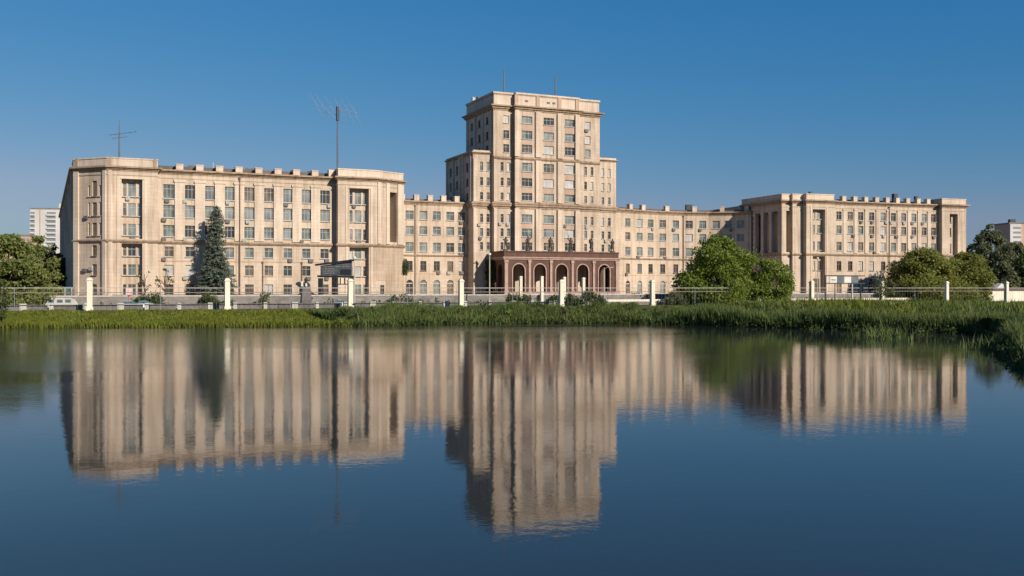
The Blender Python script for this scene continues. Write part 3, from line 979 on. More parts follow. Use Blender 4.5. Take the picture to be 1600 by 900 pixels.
for px in arch_px:
    u = fP.u(px)
    mb = MB(); r = 1.6; zc = R(6.0) - r
    for k in range(12):
        t0, t1 = math.pi * k / 12, math.pi * (k + 1) / 12
        q = [(u + rr * math.cos(t), zc + rr * math.sin(t)) for rr, t in ((r + .015, t0), (r + .27, t0), (r + .27, t1), (r + .015, t1))]
        mb.hexa([fP.pt(*p, .14) for p in q] + [fP.pt(*p, -.05) for p in q])
    for s_ in (-1, 1):
        ua_, ub_ = sorted((u + s_ * 1.615, u + s_ * 1.87))
        fP.box(mb, ua_, ub_, R(-1.1), zc - .004, -.05, .14)
    mb.build("arch_moulding", M['granite_pale'], po)
    mb = MB(); fP.box(mb, u - 1.05, u + 1.05, R(-1.05), R(3.15), -depthP + .12, -depthP + .2); mb.build("door", M['frame_brown'], po)
pier_u = [.45] + [(fP.u(arch_px[i]) + fP.u(arch_px[i + 1])) / 2 for i in range(4)] + [UP - .45]
for i, u in enumerate(pier_u):
    mb = MB(); w2 = .42 if i in (0, 5) else .30
    fP.box(mb, u - w2, u + w2, R(-.6), R(6.35), -.05, .32)
    fP.box(mb, u - w2 - .12, u + w2 + .12, R(6.36), R(6.98), -.05, .42)
    fP.box(mb, u - w2 - .15, u + w2 + .15, GZ, R(-.61), -.05, .48)
    mb.build("pilaster", M['granite_pale'], po)
mb = MB()
for k in range(4): fP.box(mb, 1 - k * .1, UP - 1 + k * .1, GZ - .05, R(-1.15) - .15 * k + .0, 0.5, 1.0 + .38 * k)
mb.build("steps", M['granite_pale'], po)

# ------------------------------------------------------------------ LINK WINGS
LROWS = [(R(17.4), R(19.6)), (R(13.6), R(15.75)), (R(9.2), R(11.6))]
LR4, LR5 = (R(4.35), R(6.85)), (R(-1.6), R(2.1))
LZK, LZC = R(21.1), R(22.2)
def link_bay(root, wallmb, f, u0, u1, us_):
    wins_ = []
    for u in us_:
        for a_, b_ in LROWS: wins_.append((u, 2.1, a_, b_, 'two', (3, 3, 1.5, 1, .8), 'frame_white'))
        wins_.append((u, 1.6, *LR4, 'two', LOWER, 'frame_brown'))
        wins_.append((u, 1.8, *LR5, 'arch', LOWER, 'frame_white'))
    windowed(root, wallmb, f, u0, u1, GZ, LZK, wins_)
ll = thing("university_building", "beige five storey link wing left of the tower with an ivy patch beside it", "building", (*XY(690, 246), GZ))
wall = MB()
K1 = off(S0, TT, -3.6)
K0 = go(K1, TT + 180, 34)
fK = F(K0, TT)
UK = 34 + 1.0
upx = [fK.u(x) for x in (640, 661.5, 682.5, 703.5)]
link_bay(ll, wall, fK, 0, UK, [upx[0] - (upx[1] - upx[0])] * (upx[0] - (upx[1] - upx[0]) > 1.5) + upx + [upx[3] + 3.2 if upx[3] + 3.2 < UK - 1.2 else UK - 1.3])
wall.build("wall", M['stone'], ll)
def link_trim(root, pts, posts):
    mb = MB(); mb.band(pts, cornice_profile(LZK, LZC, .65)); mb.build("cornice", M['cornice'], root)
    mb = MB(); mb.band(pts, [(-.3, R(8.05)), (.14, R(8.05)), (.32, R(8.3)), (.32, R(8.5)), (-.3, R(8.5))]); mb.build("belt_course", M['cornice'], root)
    mb = MB(); mb.band(pts, [(-.2, R(3.55)), (.06, R(3.55)), (.06, R(3.7)), (-.2, R(3.7))]); mb.build("string_course", M['stone_pink'], root)
    mb = MB(); mb.band(pts, [(-.3, GZ - .3), (.14, GZ - .3), (.14, GZ + .06), (-.3, GZ + .06)]); mb.build("plinth", M['concrete'], root)
    for f_, u in posts:
        mb = MB(); f_.box(mb, u - .65, u + .65, LZC + .004, R(23.55), -1.4, -.25); f_.box(mb, u - .72, u + .72, R(23.55), R(23.75), -1.47, -.18)
        mb.build("parapet_block", M['stone_light'], root)
link_trim(ll, [K0, fK.xy(UK)], [(fK, u + 2.0) for u in upx if u + 2.4 < UK] + [(fK, upx[0] - 1.8)])
drainpipe(ll, fK, fK.u(648.5), GZ, LZK)
air_conditioners(ll, fK, [(fK.u(720), R(17.2)), (fK.u(721), R(13.4)), (fK.u(720), R(9.0)), (fK.u(685), R(4.2)), (fK.u(701), R(4.2)), (fK.u(721), R(4.2))])
rf = MB(); kb0, kb1 = off(K0, TT, -16), off(fK.xy(UK), TT, -16)
rf.ngon([(*K0, LZC - .1), (*fK.xy(UK), LZC - .1), (*kb1, LZC - .1), (*kb0, LZC - .1)])
a0_, a1_ = off(K0, TT, -1.6), off(fK.xy(UK), TT, -1.6)
rf.hexa([(*a0_, LZC - .08), (*a1_, LZC - .08), (*kb1, LZC - .08), (*kb0, LZC - .08), (*a0_, R(22.8)), (*a1_, R(22.8)), (*kb1, R(23.6)), (*kb0, R(23.6))])
rf.build("roof", M['roof'], ll)
mb = MB(); F(kb1, TT + 180).wall(mb, 0, UK, GZ, LZC - .2, []); mb.build("back_wall", M['side'], ll)

rl = thing("university_building", "curved beige link wing right of the tower, partly behind the big tree", "building", (*XY(1066, 278), GZ))
wall = MB()
LK = [XY(*q) for q in ((958, 266.5), (990.5, 272), (1026, 276.5), (1066.5, 279.5), (1108.5, 280.5), (1147.5, 279), (1174, 276.5))]
cols = [[981], [999.5, 1016.5], [1035.5, 1056], [1077, 1098], [1119, 1138], [1157]]
posts = []
for i in range(6):
    p, q = LK[i], LK[i + 1]
    th = math.degrees(math.atan2(q[1] - p[1], q[0] - p[0]))
    f_ = F(p, th); L = (Vector(q) - Vector(p)).length
    us_ = [f_.u(c) for c in cols[i]]
    link_bay(rl, wall, f_, 0, L, us_)
    posts += [(f_, u + 1.7) for u in us_ if u + 2.3 < L]
    if i == 3: drainpipe(rl, f_, .25, GZ, LZK)
    for u in us_:
        for a_ in (LROWS[0][0], LROWS[1][0], LROWS[2][0], LR4[0]):
            if random.random() < .16: air_conditioners(rl, f_, [(u + random.choice((-.8, .7)), a_ - .2)])
wall.build("wall", M['stone'], rl)
link_trim(rl, LK, posts)
bk = [(p[0] + 3, p[1] + 15) for p in LK]
rf = MB(); rf.ngon([(*p, LZC - .1) for p in LK] + [(*p, LZC - .1) for p in reversed(bk)])
inn = [(p[0] + .3, p[1] + 1.7) for p in LK]
for i in range(6):
    rf.hexa([(*inn[i], LZC - .08), (*inn[i + 1], LZC - .08), (*bk[i + 1], LZC - .08), (*bk[i], LZC - .08), (*inn[i], R(22.8)), (*inn[i + 1], R(22.8)), (*bk[i + 1], R(23.6)), (*bk[i], R(23.6))])
roof = rf.build("roof", M['roof'], rl)
x, y = XY(1076, 284); mb = MB(); mb.box(x, y, R(22.5), R(24.6), 1.8, 1.5, .1); mb.build("roof_vent", M['dark_metal'], roof)
mb = MB()
for i in range(6): mb.quad((*bk[i], GZ), (*bk[i + 1], GZ), (*bk[i + 1], LZC - .2), (*bk[i], LZC - .2))
mb.build("back_wall", M['side'], rl)

# ------------------------------------------------------------------ RIGHT BLOCK
TR = 18.0
RB0 = XY(1221.5, 264)
fR0 = F(RB0, TR)
RB1 = fR0.px(1235.5)
RC0 = off(RB1, TR, .9); fR1 = F(RC0, TR); RC1 = fR1.px(1254.5)
RD0 = off(RC1, TR, 1.6); fR2 = F(RD0, TR); RD1 = fR2.px(1303.5)
RE0 = off(RD1, TR, -1.5); fR3 = F(RE0, TR); RE1 = fR3.px(1466)
RF0 = off(RE1, TR, 1.5); fR4 = F(RF0, TR); RF1 = fR4.px(1509.5)
RG = go(RF1, TR + 90, 40)
RS = go(RB0, TR + 93, 19.0)          # back of the loggia side
rb = thing("university_building", "long beige block at the far right with a colonnaded corner loggia", "building", (*RB0, GZ))
wall = MB()
RROWS = [(R(19.1), R(21.4)), (R(15.2), R(17.5)), (R(10.5), R(12.9))]
RR4, RR5 = (R(4.9), R(7.5)), (R(-1.5), R(2.6))
RZK, RZC = R(23.2), R(24.3)
# corner column bay (opening into the loggia)
o0, o1 = fR0.u(1228.5), fR0.u(1235.5)
fR0.wall(wall, 0, o1, GZ, RZK, [(o0, o1 - .03, R(9.9), R(21.3), False, 2.5)])
fR0.wall(wall, o0, o1, R(9.9), R(21.3), [], -2.5)
fR1.wall(wall, 0, fR1.u(1254.5), GZ, RZK, [])
uD = fR2.u(1303.5)
ra, rbb = fR2.u(1270), fR2.u(1289.5)
fR2.wall(wall, 0, uD, GZ, RZK, [(ra, rbb, R(9.9), R(21.7), False, 1.3), (ra, rbb, GZ + .35, R(8.8), False, 1.3)])
Wd = rbb - ra
w_ = []
for a_, b_ in RROWS: w_ += [(ra + .25 * Wd, 1.1, a_, b_, 'two', UPPER, 'frame_white'), (ra + .72 * Wd, 1.1, a_, b_, 'two', UPPER, 'frame_white')]
windowed(rb, wall, fR2, ra, rbb, R(9.9), R(21.7), w_, -1.3, .25)
w_ = [(ra + .25 * Wd, 1.1, *RR4, 'two', LOWER, 'frame_brown'), (ra + .72 * Wd, 1.1, *RR4, 'two', LOWER, 'frame_brown'), (ra + .5 * Wd, 2.0, RR5[0] + .3, RR5[1], 'two', LOWER, 'frame_brown')]
windowed(rb, wall, fR2, ra, rbb, GZ + .35, R(8.8), w_, -1.3, .25)
mb = MB()
for s_ in (ra - .8, rbb + .3): fR2.box(mb, s_, s_ + .5, GZ, R(22.3), -.05, .12)
mb.build("recess_surround", M['stone_light'], rb)
# long middle part
uE = fR3.u(1466)
w_, acs = [], []
colpx = (1311, 1328.5, 1345, 1362, 1380, 1396, 1412, 1428, 1444, 1458.5)
for px in colpx:
    u = fR3.u(px)
    for a_, b_ in RROWS: w_.append((u, 1.7, a_, b_, 'two', (2, 2, 3, 2, 1.4), 'frame_white'))
    w_.append((u, 1.5, *RR4, 'two', LOWER, 'frame_brown'))
    w_.append((u, 1.7, *RR5, 'arch', LOWER, 'frame_white'))
    for a_ in (RROWS[0][0], RROWS[1][0], RROWS[2][0], RR4[0]):
        if random.random() < .38: acs.append((u + random.choice((-.9, 0, .9)), a_ - .2))
windowed(rb, wall, fR3, 0, uE, GZ, RZK, w_)
air_conditioners(rb, fR3, acs)
for a_, b_ in zip(colpx[:-1], colpx[1:]):
    u = (fR3.u(a_) + fR3.u(b_)) / 2; mb = MB(); fR3.box(mb, u - .55, u + .55, R(9.8), R(21.8), -.05, .2)
    fR3.box(mb, u - .65, u + .65, R(21.8), R(22.2), -.05, .3); mb.build("pilaster", M['stone_light'], rb)
drainpipe(rb, fR3, fR3.u(1388.5), GZ, RZK, .2)
# end pavilion
uF = fR4.u(1509.5)
ea, eb = fR4.u(1484), fR4.u(1496.5)
fR4.wall(wall, 0, uF, GZ, RZK, [(ea, eb, R(3.0), R(21.5), False, 1.3)])
We = eb - ea
windowed(rb, wall, fR4, ea, eb, R(3.0), R(21.5), [(ea + .4 * We, 1.2, a_, b_, 'two', LOWER, 'frame_brown') for a_, b_ in RROWS + [RR4]], -1.3, .25)
for p, q in ((RB1, RC0), (RC1, RD0), (RD1, RE0), (RE1, RF0), (RF1, RG)):
    th = math.degrees(math.atan2(q[1] - p[1], q[0] - p[0]))
    F(p, th).wall(wall, 0, (Vector(q) - Vector(p)).length, GZ, RZK, [])
# loggia side
thS = math.degrees(math.atan2(RB0[1] - RS[1], RB0[0] - RS[0]))
fS2 = F(RS, thS); LS = 19.0
lg0, lg1 = 2.6, LS - 1.8
fS2.wall(wall, 0, LS, GZ, RZK, [(lg0, lg1, R(9.9), R(21.3), False, 3.2)])
wall.build("wall", M['stone'], rb)
lw = MB(); fS2.wall(lw, lg0, lg1, R(9.9), R(21.3), [], -3.2)
lw.build("loggia_back_wall", M['side'], rb)
for t in (.235, .50, .76):
    u = lg0 + (lg1 - lg0) * t; mb = MB()
    fS2.box(mb, u - .62, u + .62, R(10.4), R(20.7), -1.25, -.05)
    fS2.box(mb, u - .8, u + .8, R(20.703), R(21.297), -1.4, .06)
    fS2.box(mb, u - .8, u + .8, R(9.903), R(10.397), -1.4, .06)
    mb.build("loggia_column", M['stone_light'], rb)
rfront = [RS, RB0, RB1, RC0, RC1, RD0, RD1, RE0, RE1, RF0, RF1, RG]
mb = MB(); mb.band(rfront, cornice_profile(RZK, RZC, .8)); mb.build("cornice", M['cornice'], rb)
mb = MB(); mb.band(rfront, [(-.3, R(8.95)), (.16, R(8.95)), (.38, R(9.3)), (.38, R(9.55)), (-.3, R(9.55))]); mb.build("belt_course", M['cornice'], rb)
mb = MB(); mb.band(rfront, [(-.2, R(22.3)), (.10, R(22.3)), (.16, R(22.5)), (-.2, R(22.5))]); mb.build("frieze_moulding", M['stone_light'], rb)
mb = MB(); mb.band(rfront, [(-.3, GZ - .3), (.14, GZ - .3), (.14, GZ + .1), (-.3, GZ + .1)]); mb.build("plinth", M['concrete'], rb)
par = [(-.7, RZC + .004), (-.02, RZC + .004), (-.02, R(25.65)), (.08, R(25.7)), (.08, R(25.95)), (-.7, R(25.95))]
mb = MB(); mb.band([RS, RB0, RB1, RC0, RC1, RD0, RD1, off(RD1, TR, -5)], par); mb.build("parapet", M['stone_light'], rb)
mb = MB(); mb.band([off(RF0, TR, -5), RF0, RF1, go(RF1, TR + 90, 8)], par); mb.build("parapet", M['stone_light'], rb)
for px in (1320, 1337.5, 1354.5, 1371.5, 1388, 1404, 1420, 1436.5, 1452):
    u = fR3.u(px); mb = MB(); fR3.box(mb, u - .6, u + .6, RZC + .005, R(25.6), -1.5, -.2); fR3.box(mb, u - .67, u + .67, R(25.6), R(25.8), -1.57, -.13)
    mb.build("parapet_block", M['stone_light'], rb)
rf = MB(); RSb = go(RS, TR + 90, 20)
rf.ngon([(x, y, RZC - .12) for x, y in rfront] + [(*RSb, RZC - .12)])
q0, q1, q2, q3 = off(RE0, TR, -1.8), off(RE1, TR, -1.8), off(RE1, TR, -9), off(RE0, TR, -9)
rf.hexa([(*q0, RZC - .1), (*q1, RZC - .1), (*q2, RZC - .1), (*q3, RZC - .1), (*q0, RZC + .7), (*q1, RZC + .7), (*q2, R(25.7)), (*q3, R(25.7))])
roof = rf.build("roof", M['roof'], rb)
for px, h, w in ((1398, 1.5, 1.2), (1431, 1.0, .8), (1266, 1.2, .7)):
    x, y = fR3.px(px, -4); mb = MB(); mb.box(x, y, R(25.0), R(25.9 + h), w, w, .3); mb.build("roof_vent", M['dark_metal'], roof)
mb = MB()
for p, q in ((RG, RSb), (RSb, RS)):
    th = math.degrees(math.atan2(q[1] - p[1], q[0] - p[0]))
    F(p, th).wall(mb, 0, (Vector(q) - Vector(p)).length, GZ, RZC - .2, [])
mb.build("back_wall", M['side'], rb)

# ------------------------------------------------------------------ roof antennas
def antenna(px, D, zbase, pytop, label, kindof):
    x, y = XY(px, D); zt = ZP(pytop, D)
    t = thing("roof_antenna", label, "antenna", (x, y, zbase), "antennas on the roofs")
    h = zt - zbase
    mb = MB(); mb.lathe(x, y, [(.22, zbase), (.2, zbase + h * .6), (.11, zt)], 6); mb.build("mast", M['metal'], t)
    mb = MB(); mb.lathe(x, y, [(.5, zbase), (.5, zbase + .15), (.25, zbase + .4)], 8); mb.build("base", M['metal'], t)
    if kindof == 'yagi':
        mb = MB(); z1 = zt - h * .2
        mb.tube([(x - 2.0, y, z1 - .25), (x + 3.4, y + .4, z1 + .5)], .055, 5); mb.tube([(x - 1.7, y + .3, z1 - .9), (x + 1.6, y, z1 - .6)], .05, 5)
        for k in range(6):
            q = -1.8 + k; mb.tube([(x + q, y - .5, z1 - .25 + (q + 2) * .14), (x + q, y + .5, z1 - .2 + (q + 2) * .14)], .03, 4)
        mb.tube([(x, y, zt - .1), (x, y, zt + 1.2)], .04, 5)
        mb.build("aerial", M['metal'], t)
    elif kindof == 'big':
        mb = MB(); z1 = zt - .6
        mb.tube([(x - 5.2, y, z1 + .9), (x + 4.6, y, z1 - .9)], .06, 6)
        for q in (-4.8, -3.4, -1.4, .6, 2.2, 3.8):
            zc = z1 - q * .18
            mb.tube([(x + q - 1.3, y - .8, zc + 2.5), (x + q + 1.4, y + .8, zc - 2.5)], .035, 5)
            mb.tube([(x + q - .5, y + 1.0, zc + 1.7), (x + q + .7, y - 1.0, zc - 1.5)], .028, 5)
        mb.tube([(x - 3.4, y, z1 + .6), (x, y, z1 - 2.6)], .05, 5); mb.tube([(x + 3, y, z1 - .6), (x, y, z1 - 2.6)], .05, 5)
        mb.build("aerial", M['aerial_metal'], t)
        mb = MB(); mb.lathe(x, y, [(.34, zt - 3.2), (.34, zt)], 8); mb.build("rotor", M['dark_metal'], t)
    else:
        mb = MB()
        mb.tube([(x, y, zt - .8), (x + 1.1, y, zt + .7)], .05, 5); mb.tube([(x, y, zt - .3), (x - .9, y, zt - .6)], .04, 5)
        mb.tube([(x, y, zt - .1), (x, y, zt + .9)], .04, 5)
        mb.build("aerial", M['metal'], t)
antenna(186.5, 197, R(24.45), 195, "thin mast with a small crosswise aerial at the left end of the roofs", 'yagi')
antenna(527.5, 216, R(24.45), 166, "tallest mast with a wide spiky aerial over the long left block", 'big')
antenna(787.5, 254, R(49.9), 107, "taller bare mast on the left half of the tower roof", 'rod')
antenna(868.0, 257, R(49.9), 117, "shorter bare mast on the right half of the tower roof", 'rod')

# ------------------------------------------------------------------ statues on the portico
def person_statue(px, pose, label, h=3.3):
    u = fP.u(px); x, y = fP.xy(u, -.2); z0 = R(9.3)
    t = thing("statue", label, "statue", (x, y, z0), "bronze statues along the portico parapet")
    mb = MB(); fP.box(mb, u - .5, u + .5, z0 + .002, z0 + .35, -.65, .2); mb.build("pedestal", M['granite'], t)
    s = h / 1.8; b = .35
    J = {'pel': (0, 0, .95), 'che': (0, 0, 1.35), 'nek': (0, 0, 1.52), 'hea': (0, -.03, 1.68), 'top': (0, -.02, 1.82),
         'sl': (-.2, 0, 1.43), 'sr': (.2, 0, 1.43), 'hl': (-.1, 0, .9), 'hr': (.1, 0, .9),
         'kl': (-.13, -.05, .5), 'kr': (.14, -.02, .5), 'al': (-.14, 0, .06), 'ar': (.17, .02, .06), 'fl': (-.15, -.18, .03), 'fr': (.2, -.16, .03)}
    arms = {0: ((-.34, 0, 1.17), (-.28, -.22, 1.02), (.36, 0, 1.2), (.30, -.1, .95)),
            1: ((-.36, 0, 1.2), (-.30, -.1, .95), (.42, -.1, 1.55), (.46, -.15, 1.85)),
            2: ((-.40, -.1, 1.3), (-.52, -.2, 1.5), (.33, 0, 1.18), (.1, -.25, 1.2)),
            3: ((-.33, 0, 1.18), (-.1, -.26, 1.2), (.33, 0, 1.18), (.12, -.27, 1.1)),
            4: ((-.30, .02, 1.16), (-.24, -.05, .9), (.30, .02, 1.16), (.26, -.05, .9)),
            5: ((-.42, 0, 1.5), (-.4, -.1, 1.8), (.36, 0, 1.2), (.36, -.15, 1.0))}[pose]
    J['el'], J['wl'], J['er'], J['wr'] = arms
    rad = {'pel': .17, 'che': .19, 'nek': .075, 'hea': .115, 'top': .07, 'sl': .085, 'sr': .085, 'hl': .12, 'hr': .12, 'kl': .085, 'kr': .085,
           'al': .06, 'ar': .06, 'fl': .05, 'fr': .05, 'el': .062, 'er': .062, 'wl': .05, 'wr': .05}
    E_ = [('pel', 'che'), ('che', 'nek'), ('nek', 'hea'), ('hea', 'top'), ('che', 'sl'), ('che', 'sr'), ('sl', 'el'), ('el', 'wl'), ('sr', 'er'), ('er', 'wr'),
          ('pel', 'hl'), ('pel', 'hr'), ('hl', 'kl'), ('kl', 'al'), ('al', 'fl'), ('hr', 'kr'), ('kr', 'ar'), ('ar', 'fr')]
    ks = list(J); c, n = math.cos(math.radians(TP)), math.sin(math.radians(TP))
    me = bpy.data.meshes.new("figure")
    me.from_pydata([((p[0] * c - p[1] * n) * s, (p[0] * n + p[1] * c) * s, p[2] * s + b) for p in J.values()], [(ks.index(p), ks.index(q)) for p, q in E_], [])
    ob = bpy.data.objects.new("figure", me); COL.objects.link(ob); ob.parent = t
    me.materials.append(M['bronze'])
    md = ob.modifiers.new("skin", 'SKIN'); md.use_smooth_shade = True
    for k, nm in enumerate(ks):
        sv = me.skin_vertices[0].data[k]; sv.radius = (rad[nm] * s * 1.15, rad[nm] * s * 1.15)
        sv.use_root = nm == 'pel'
    ob.modifiers.new("sub", 'SUBSURF').levels = 1
    if pose in (0, 3, 4):       # long coat skirt
        mb = MB(); mb.lathe(x, y, [(.30 * s, z0 + b + .35 * s), (.25 * s, z0 + b + .6 * s), (.2 * s, z0 + b + 1.0 * s)], 10); mb.build("coat_skirt", M['bronze'], t)
    if pose in (1, 5):
        w = J['wr'] if pose == 1 else J['wl']
        q = Vector(((w[0] * c - w[1] * n) * s + x, (w[0] * n + w[1] * c) * s + y, w[2] * s + b + z0))
        mb = MB(); mb.tube([q - Vector((0, 0, .5)), q + Vector((.1, 0, .7))], .07, 6); mb.build("held_tool", M['bronze'], t)
person_statue(790.5, 2, "bronze statue with one arm held out, over the left corner of the portico", 3.1)
person_statue(825.5, 1, "bronze statue raising a tool, over the pier right of the first portico arch", 3.3)
person_statue(860.5, 0, "bronze statue in a long coat, over the pier left of the middle portico arch", 3.3)
person_statue(892, 5, "bronze statue raising its left-side arm, over the pier right of the middle portico arch", 3.3)
person_statue(924.5, 4, "narrow bronze statue with both arms down, over the pier left of the last portico arch", 3.2)
person_statue(957.5, 3, "bronze statue with folded arms, above the right end of the portico", 3.2)

# ------------------------------------------------------------------ park fence with cream pillars
fe = thing("park_fence", "long metal park fence with tall cream pillars along the pond bank", "fence", (*FN.xy(0), LOWZ))
def fence_ground(u): return LOWZ
PILN = range(-2, 14)
for n in PILN:
    x, y = FN.xy(FSTEP * n)
    mb = MB(); g = LOWZ - .3; r = FN.th
    mb.box(x, y, g, LOWZ + .55, 1.1, 1.1, r)
    mb.box(x, y, LOWZ + .553, R(1.25), .86, .86, r)
    mb.box(x, y, R(1.253), R(1.42), 1.08, 1.08, r)
    mb.box(x, y, R(1.423), R(1.72), .84, .84, r, .7)
    mb.build("pillar", M['cream'], fe)
for n in list(PILN)[:-1]:
    u0, u1 = FSTEP * n + .44, FSTEP * (n + 1) - .44
    mb = MB(); FN.box(mb, u0, u1, R(-.05), R(.07), -.03, .03); mb.build("top_rail", M['rail_grey'], fe)
    mb = MB(); FN.box(mb, u0, u1, R(-.85), R(-.72), -.03, .03); mb.build("lower_rail", M['pipe'], fe)
    mb = MB(); um = (u0 + u1) / 2; FN.box(mb, um - .05, um + .05, LOWZ, R(-.052), -.05, .05); mb.build("post", M['metal'], fe)
mb = MB()
for n in list(PILN)[:-1]:
    u0, u1 = FSTEP * n + .6, FSTEP * (n + 1) - .6
    for u in np.arange(u0, u1, .9):
        FN.box(mb, u - .011, u + .011, LOWZ + .3, R(-.053), -.011, .011)
kind(mb.build("bars", M['metal'], fe, fix=False), 'stuff')

# low embankment parapet with pale posts behind the left part of the fence
ep = thing("embankment_parapet", "low grey parapet with pale posts and dark panels behind the grass on the left", "parapet", (*vback(0, 4), LOWZ))
u_ = -40.0; k_ = 0
while u_ < 95:
    mb = MB(); w = .32 if k_ % 3 else .55
    FN.box(mb, u_ - w, u_ + w, LOWZ - .1, LOWZ + 1.2, -4.45, -3.75); mb.build("post", M['concrete_light'], ep)
    st = 5.4 if k_ % 3 else 4.2
    mb = MB(); FN.box(mb, u_ + w + .01, u_ + st - .57, LOWZ - .05, LOWZ + .75, -4.3, -3.95); mb.build("panel", M['panel_dark'], ep)
    mb = MB(); FN.box(mb, u_ + w + .01, u_ + st - .57, LOWZ + .753, LOWZ + .98, -4.34, -3.9); mb.build("rail", M['concrete'], ep)
    u_ += st; k_ += 1

# pale low wall further right
lw_ = thing("low_wall", "long low cream wall behind the reeds on the right side", "wall", (*vback(120, 9), LOWZ))
uA_, uB_ = FN.u(945, -9), FN.u(1500, -9)
mb = MB(); FN.box(mb, uA_, uB_, LOWZ - .2, LOWZ + .75, -9.3, -8.9); mb.build("wall", M['concrete'], lw_)
mb = MB(); FN.box(mb, uA_, uB_, LOWZ + .753, LOWZ + 1.25, -9.4, -8.8); mb.build("coping", M['cream'], lw_)
bw_ = thing("boundary_wall", "cream wall with a dark sheet top at the far right edge", "wall", (*vback(165, 14), LOWZ))
uA_, uB_ = FN.u(1545, -14), FN.u(1660, -14)
mb = MB(); FN.box(mb, uA_, uB_, LOWZ - .2, R(-.6), -14.5, -14); mb.build("wall", M['cream'], bw_)
mb = MB(); FN.box(mb, uA_ - .2, uB_ + .2, R(-.597), R(-.1), -14.8, -13.7); mb.build("top_sheet", M['roof'], bw_)
mb = MB(); xk, yk = FN.px(1556, -17)
bw2 = thing("shed", "small pale shed with a pitched roof beside the far right trees", "shed", (xk, yk, LOWZ))
mb.box(xk, yk, LOWZ - .1, R(-.2), 4, 3.5, FN.th); mb.build("wall", M['cream'], bw2)
mb = MB(); c, n_ = math.cos(FN.th), math.sin(FN.th)
def Lp(a_, b_, z): return (xk + a_ * c - b_ * n_, yk + a_ * n_ + b_ * c, z)
mb.v += [Lp(-2.3, -2, R(-.2)), Lp(2.3, -2, R(-.2)), Lp(2.3, 2, R(-.2)), Lp(-2.3, 2, R(-.2)), Lp(0, -2, R(1.4)), Lp(0, 2, R(1.4))]
mb.f += [(0, 1, 4), (1, 2, 5, 4), (2, 3, 5), (3, 0, 4, 5), (3, 2, 1, 0)]
mb.build("roof", M['board_pale'], bw2)

# ------------------------------------------------------------------ billboards (unreadable lettering)
def glyphs(f, u0, u1, z0, z1, o, mat, parent, seed):
    """rows of letter-like strokes, as unreadable as in the photograph"""
    rnd = random.Random(seed); mb = MB(); h = (z1 - z0)
    u = u0
    while u < u1 - h * .7:
        w = h * rnd.uniform(.4, .65); s = h * .16; t = rnd.randrange(5)
        f.box(mb, u, u + s, z0, z1, o, o + .03)
        if t in (0, 1, 3): f.box(mb, u + w - s, u + w, z0, z1, o, o + .03)
        if t in (0, 2, 4): f.box(mb, u + s + .002, u + w - s - .002, z1 - s, z1, o, o + .03)
        if t in (1, 2): f.box(mb, u + s + .002, u + w - s - .002, z0 + h * .45, z0 + h * .45 + s, o, o + .03)
        if t in (3, 4): f.box(mb, u + s + .002, u + w - s - .002, z0, z0 + s, o, o + .03)
        u += w + h * .25
    return mb.build("lettering", mat, parent)

def billboard():
    a_, b_ = XY(497, 204), XY(552, 200.5)
    th = math.degrees(math.atan2(b_[1] - a_[1], b_[0] - a_[0])); L = (Vector(b_) - Vector(a_)).length
    f = F(a_, th)
    g = LOWZ
    t = thing("billboard", "weathered grey billboard with pale lettering on dark posts, left of centre", "billboard", (*f.xy(L / 2), g))
    def slab(u0, u1, za0, za1, zb0, zb1, o0, o1):       # board whose edges rise towards its right end
        mb = MB()
        mb.hexa([f.pt(u0, za0, o1), f.pt(u1, za1, o1), f.pt(u1, za1, o0), f.pt(u0, za0, o0), f.pt(u0, zb0, o1), f.pt(u1, zb1, o1), f.pt(u1, zb1, o0), f.pt(u0, zb0, o0)])
        return mb
    slab(.6, L - .4, R(2.75), R(2.55), R(4.7), R(5.6), -.15, .0).build("board", M['board_grey'], t)
    slab(-.6, L + .2, R(4.72), R(5.64), R(5.1), R(6.0), -.45, .3).build("top_beam", M['dark_metal'], t)
    slab(-.1, L + .1, R(2.3), R(2.1), R(2.73), R(2.53), -.4, .15).build("bottom_beam", M['dark_metal'], t)
    for u, w in ((.55, .5), (L * .52, .2), (L - .5, .3)):
        mb = MB(); f.box(mb, u - w, u + w, g, R(2.09), -.4, .1); mb.build("post", M['dark_metal'], t)
    mb = MB()
    for u in (L * .40, L * .62, L * .74, L * .86): f.box(mb, u - .09, u + .09, R(.9), R(2.085), -.3, -.14)
    f.box(mb, L * .38, L - .9, R(.7), R(.9), -.3, -.12); mb.build("brace", M['dark_metal'], t)
    for k in range(4):
        za, sl = 2.95 + k * .48, (.0, .03, .06, .09)[k]
        glyphs(f, 1.2, L * .48, R(za), R(za + .30), .004, M['rail_grey'], t, 3 + k)
        if k > 1: glyphs(f, L * .5, L * .93, R(za + .45), R(za + .75), .004, M['rail_grey'], t, 13 + k)
    mb = MB(); f.box(mb, L * .64, L * .93, R(2.75), R(3.9), .003, .03); mb.build("dark_patch", M['dark_metal'], t)
billboard()
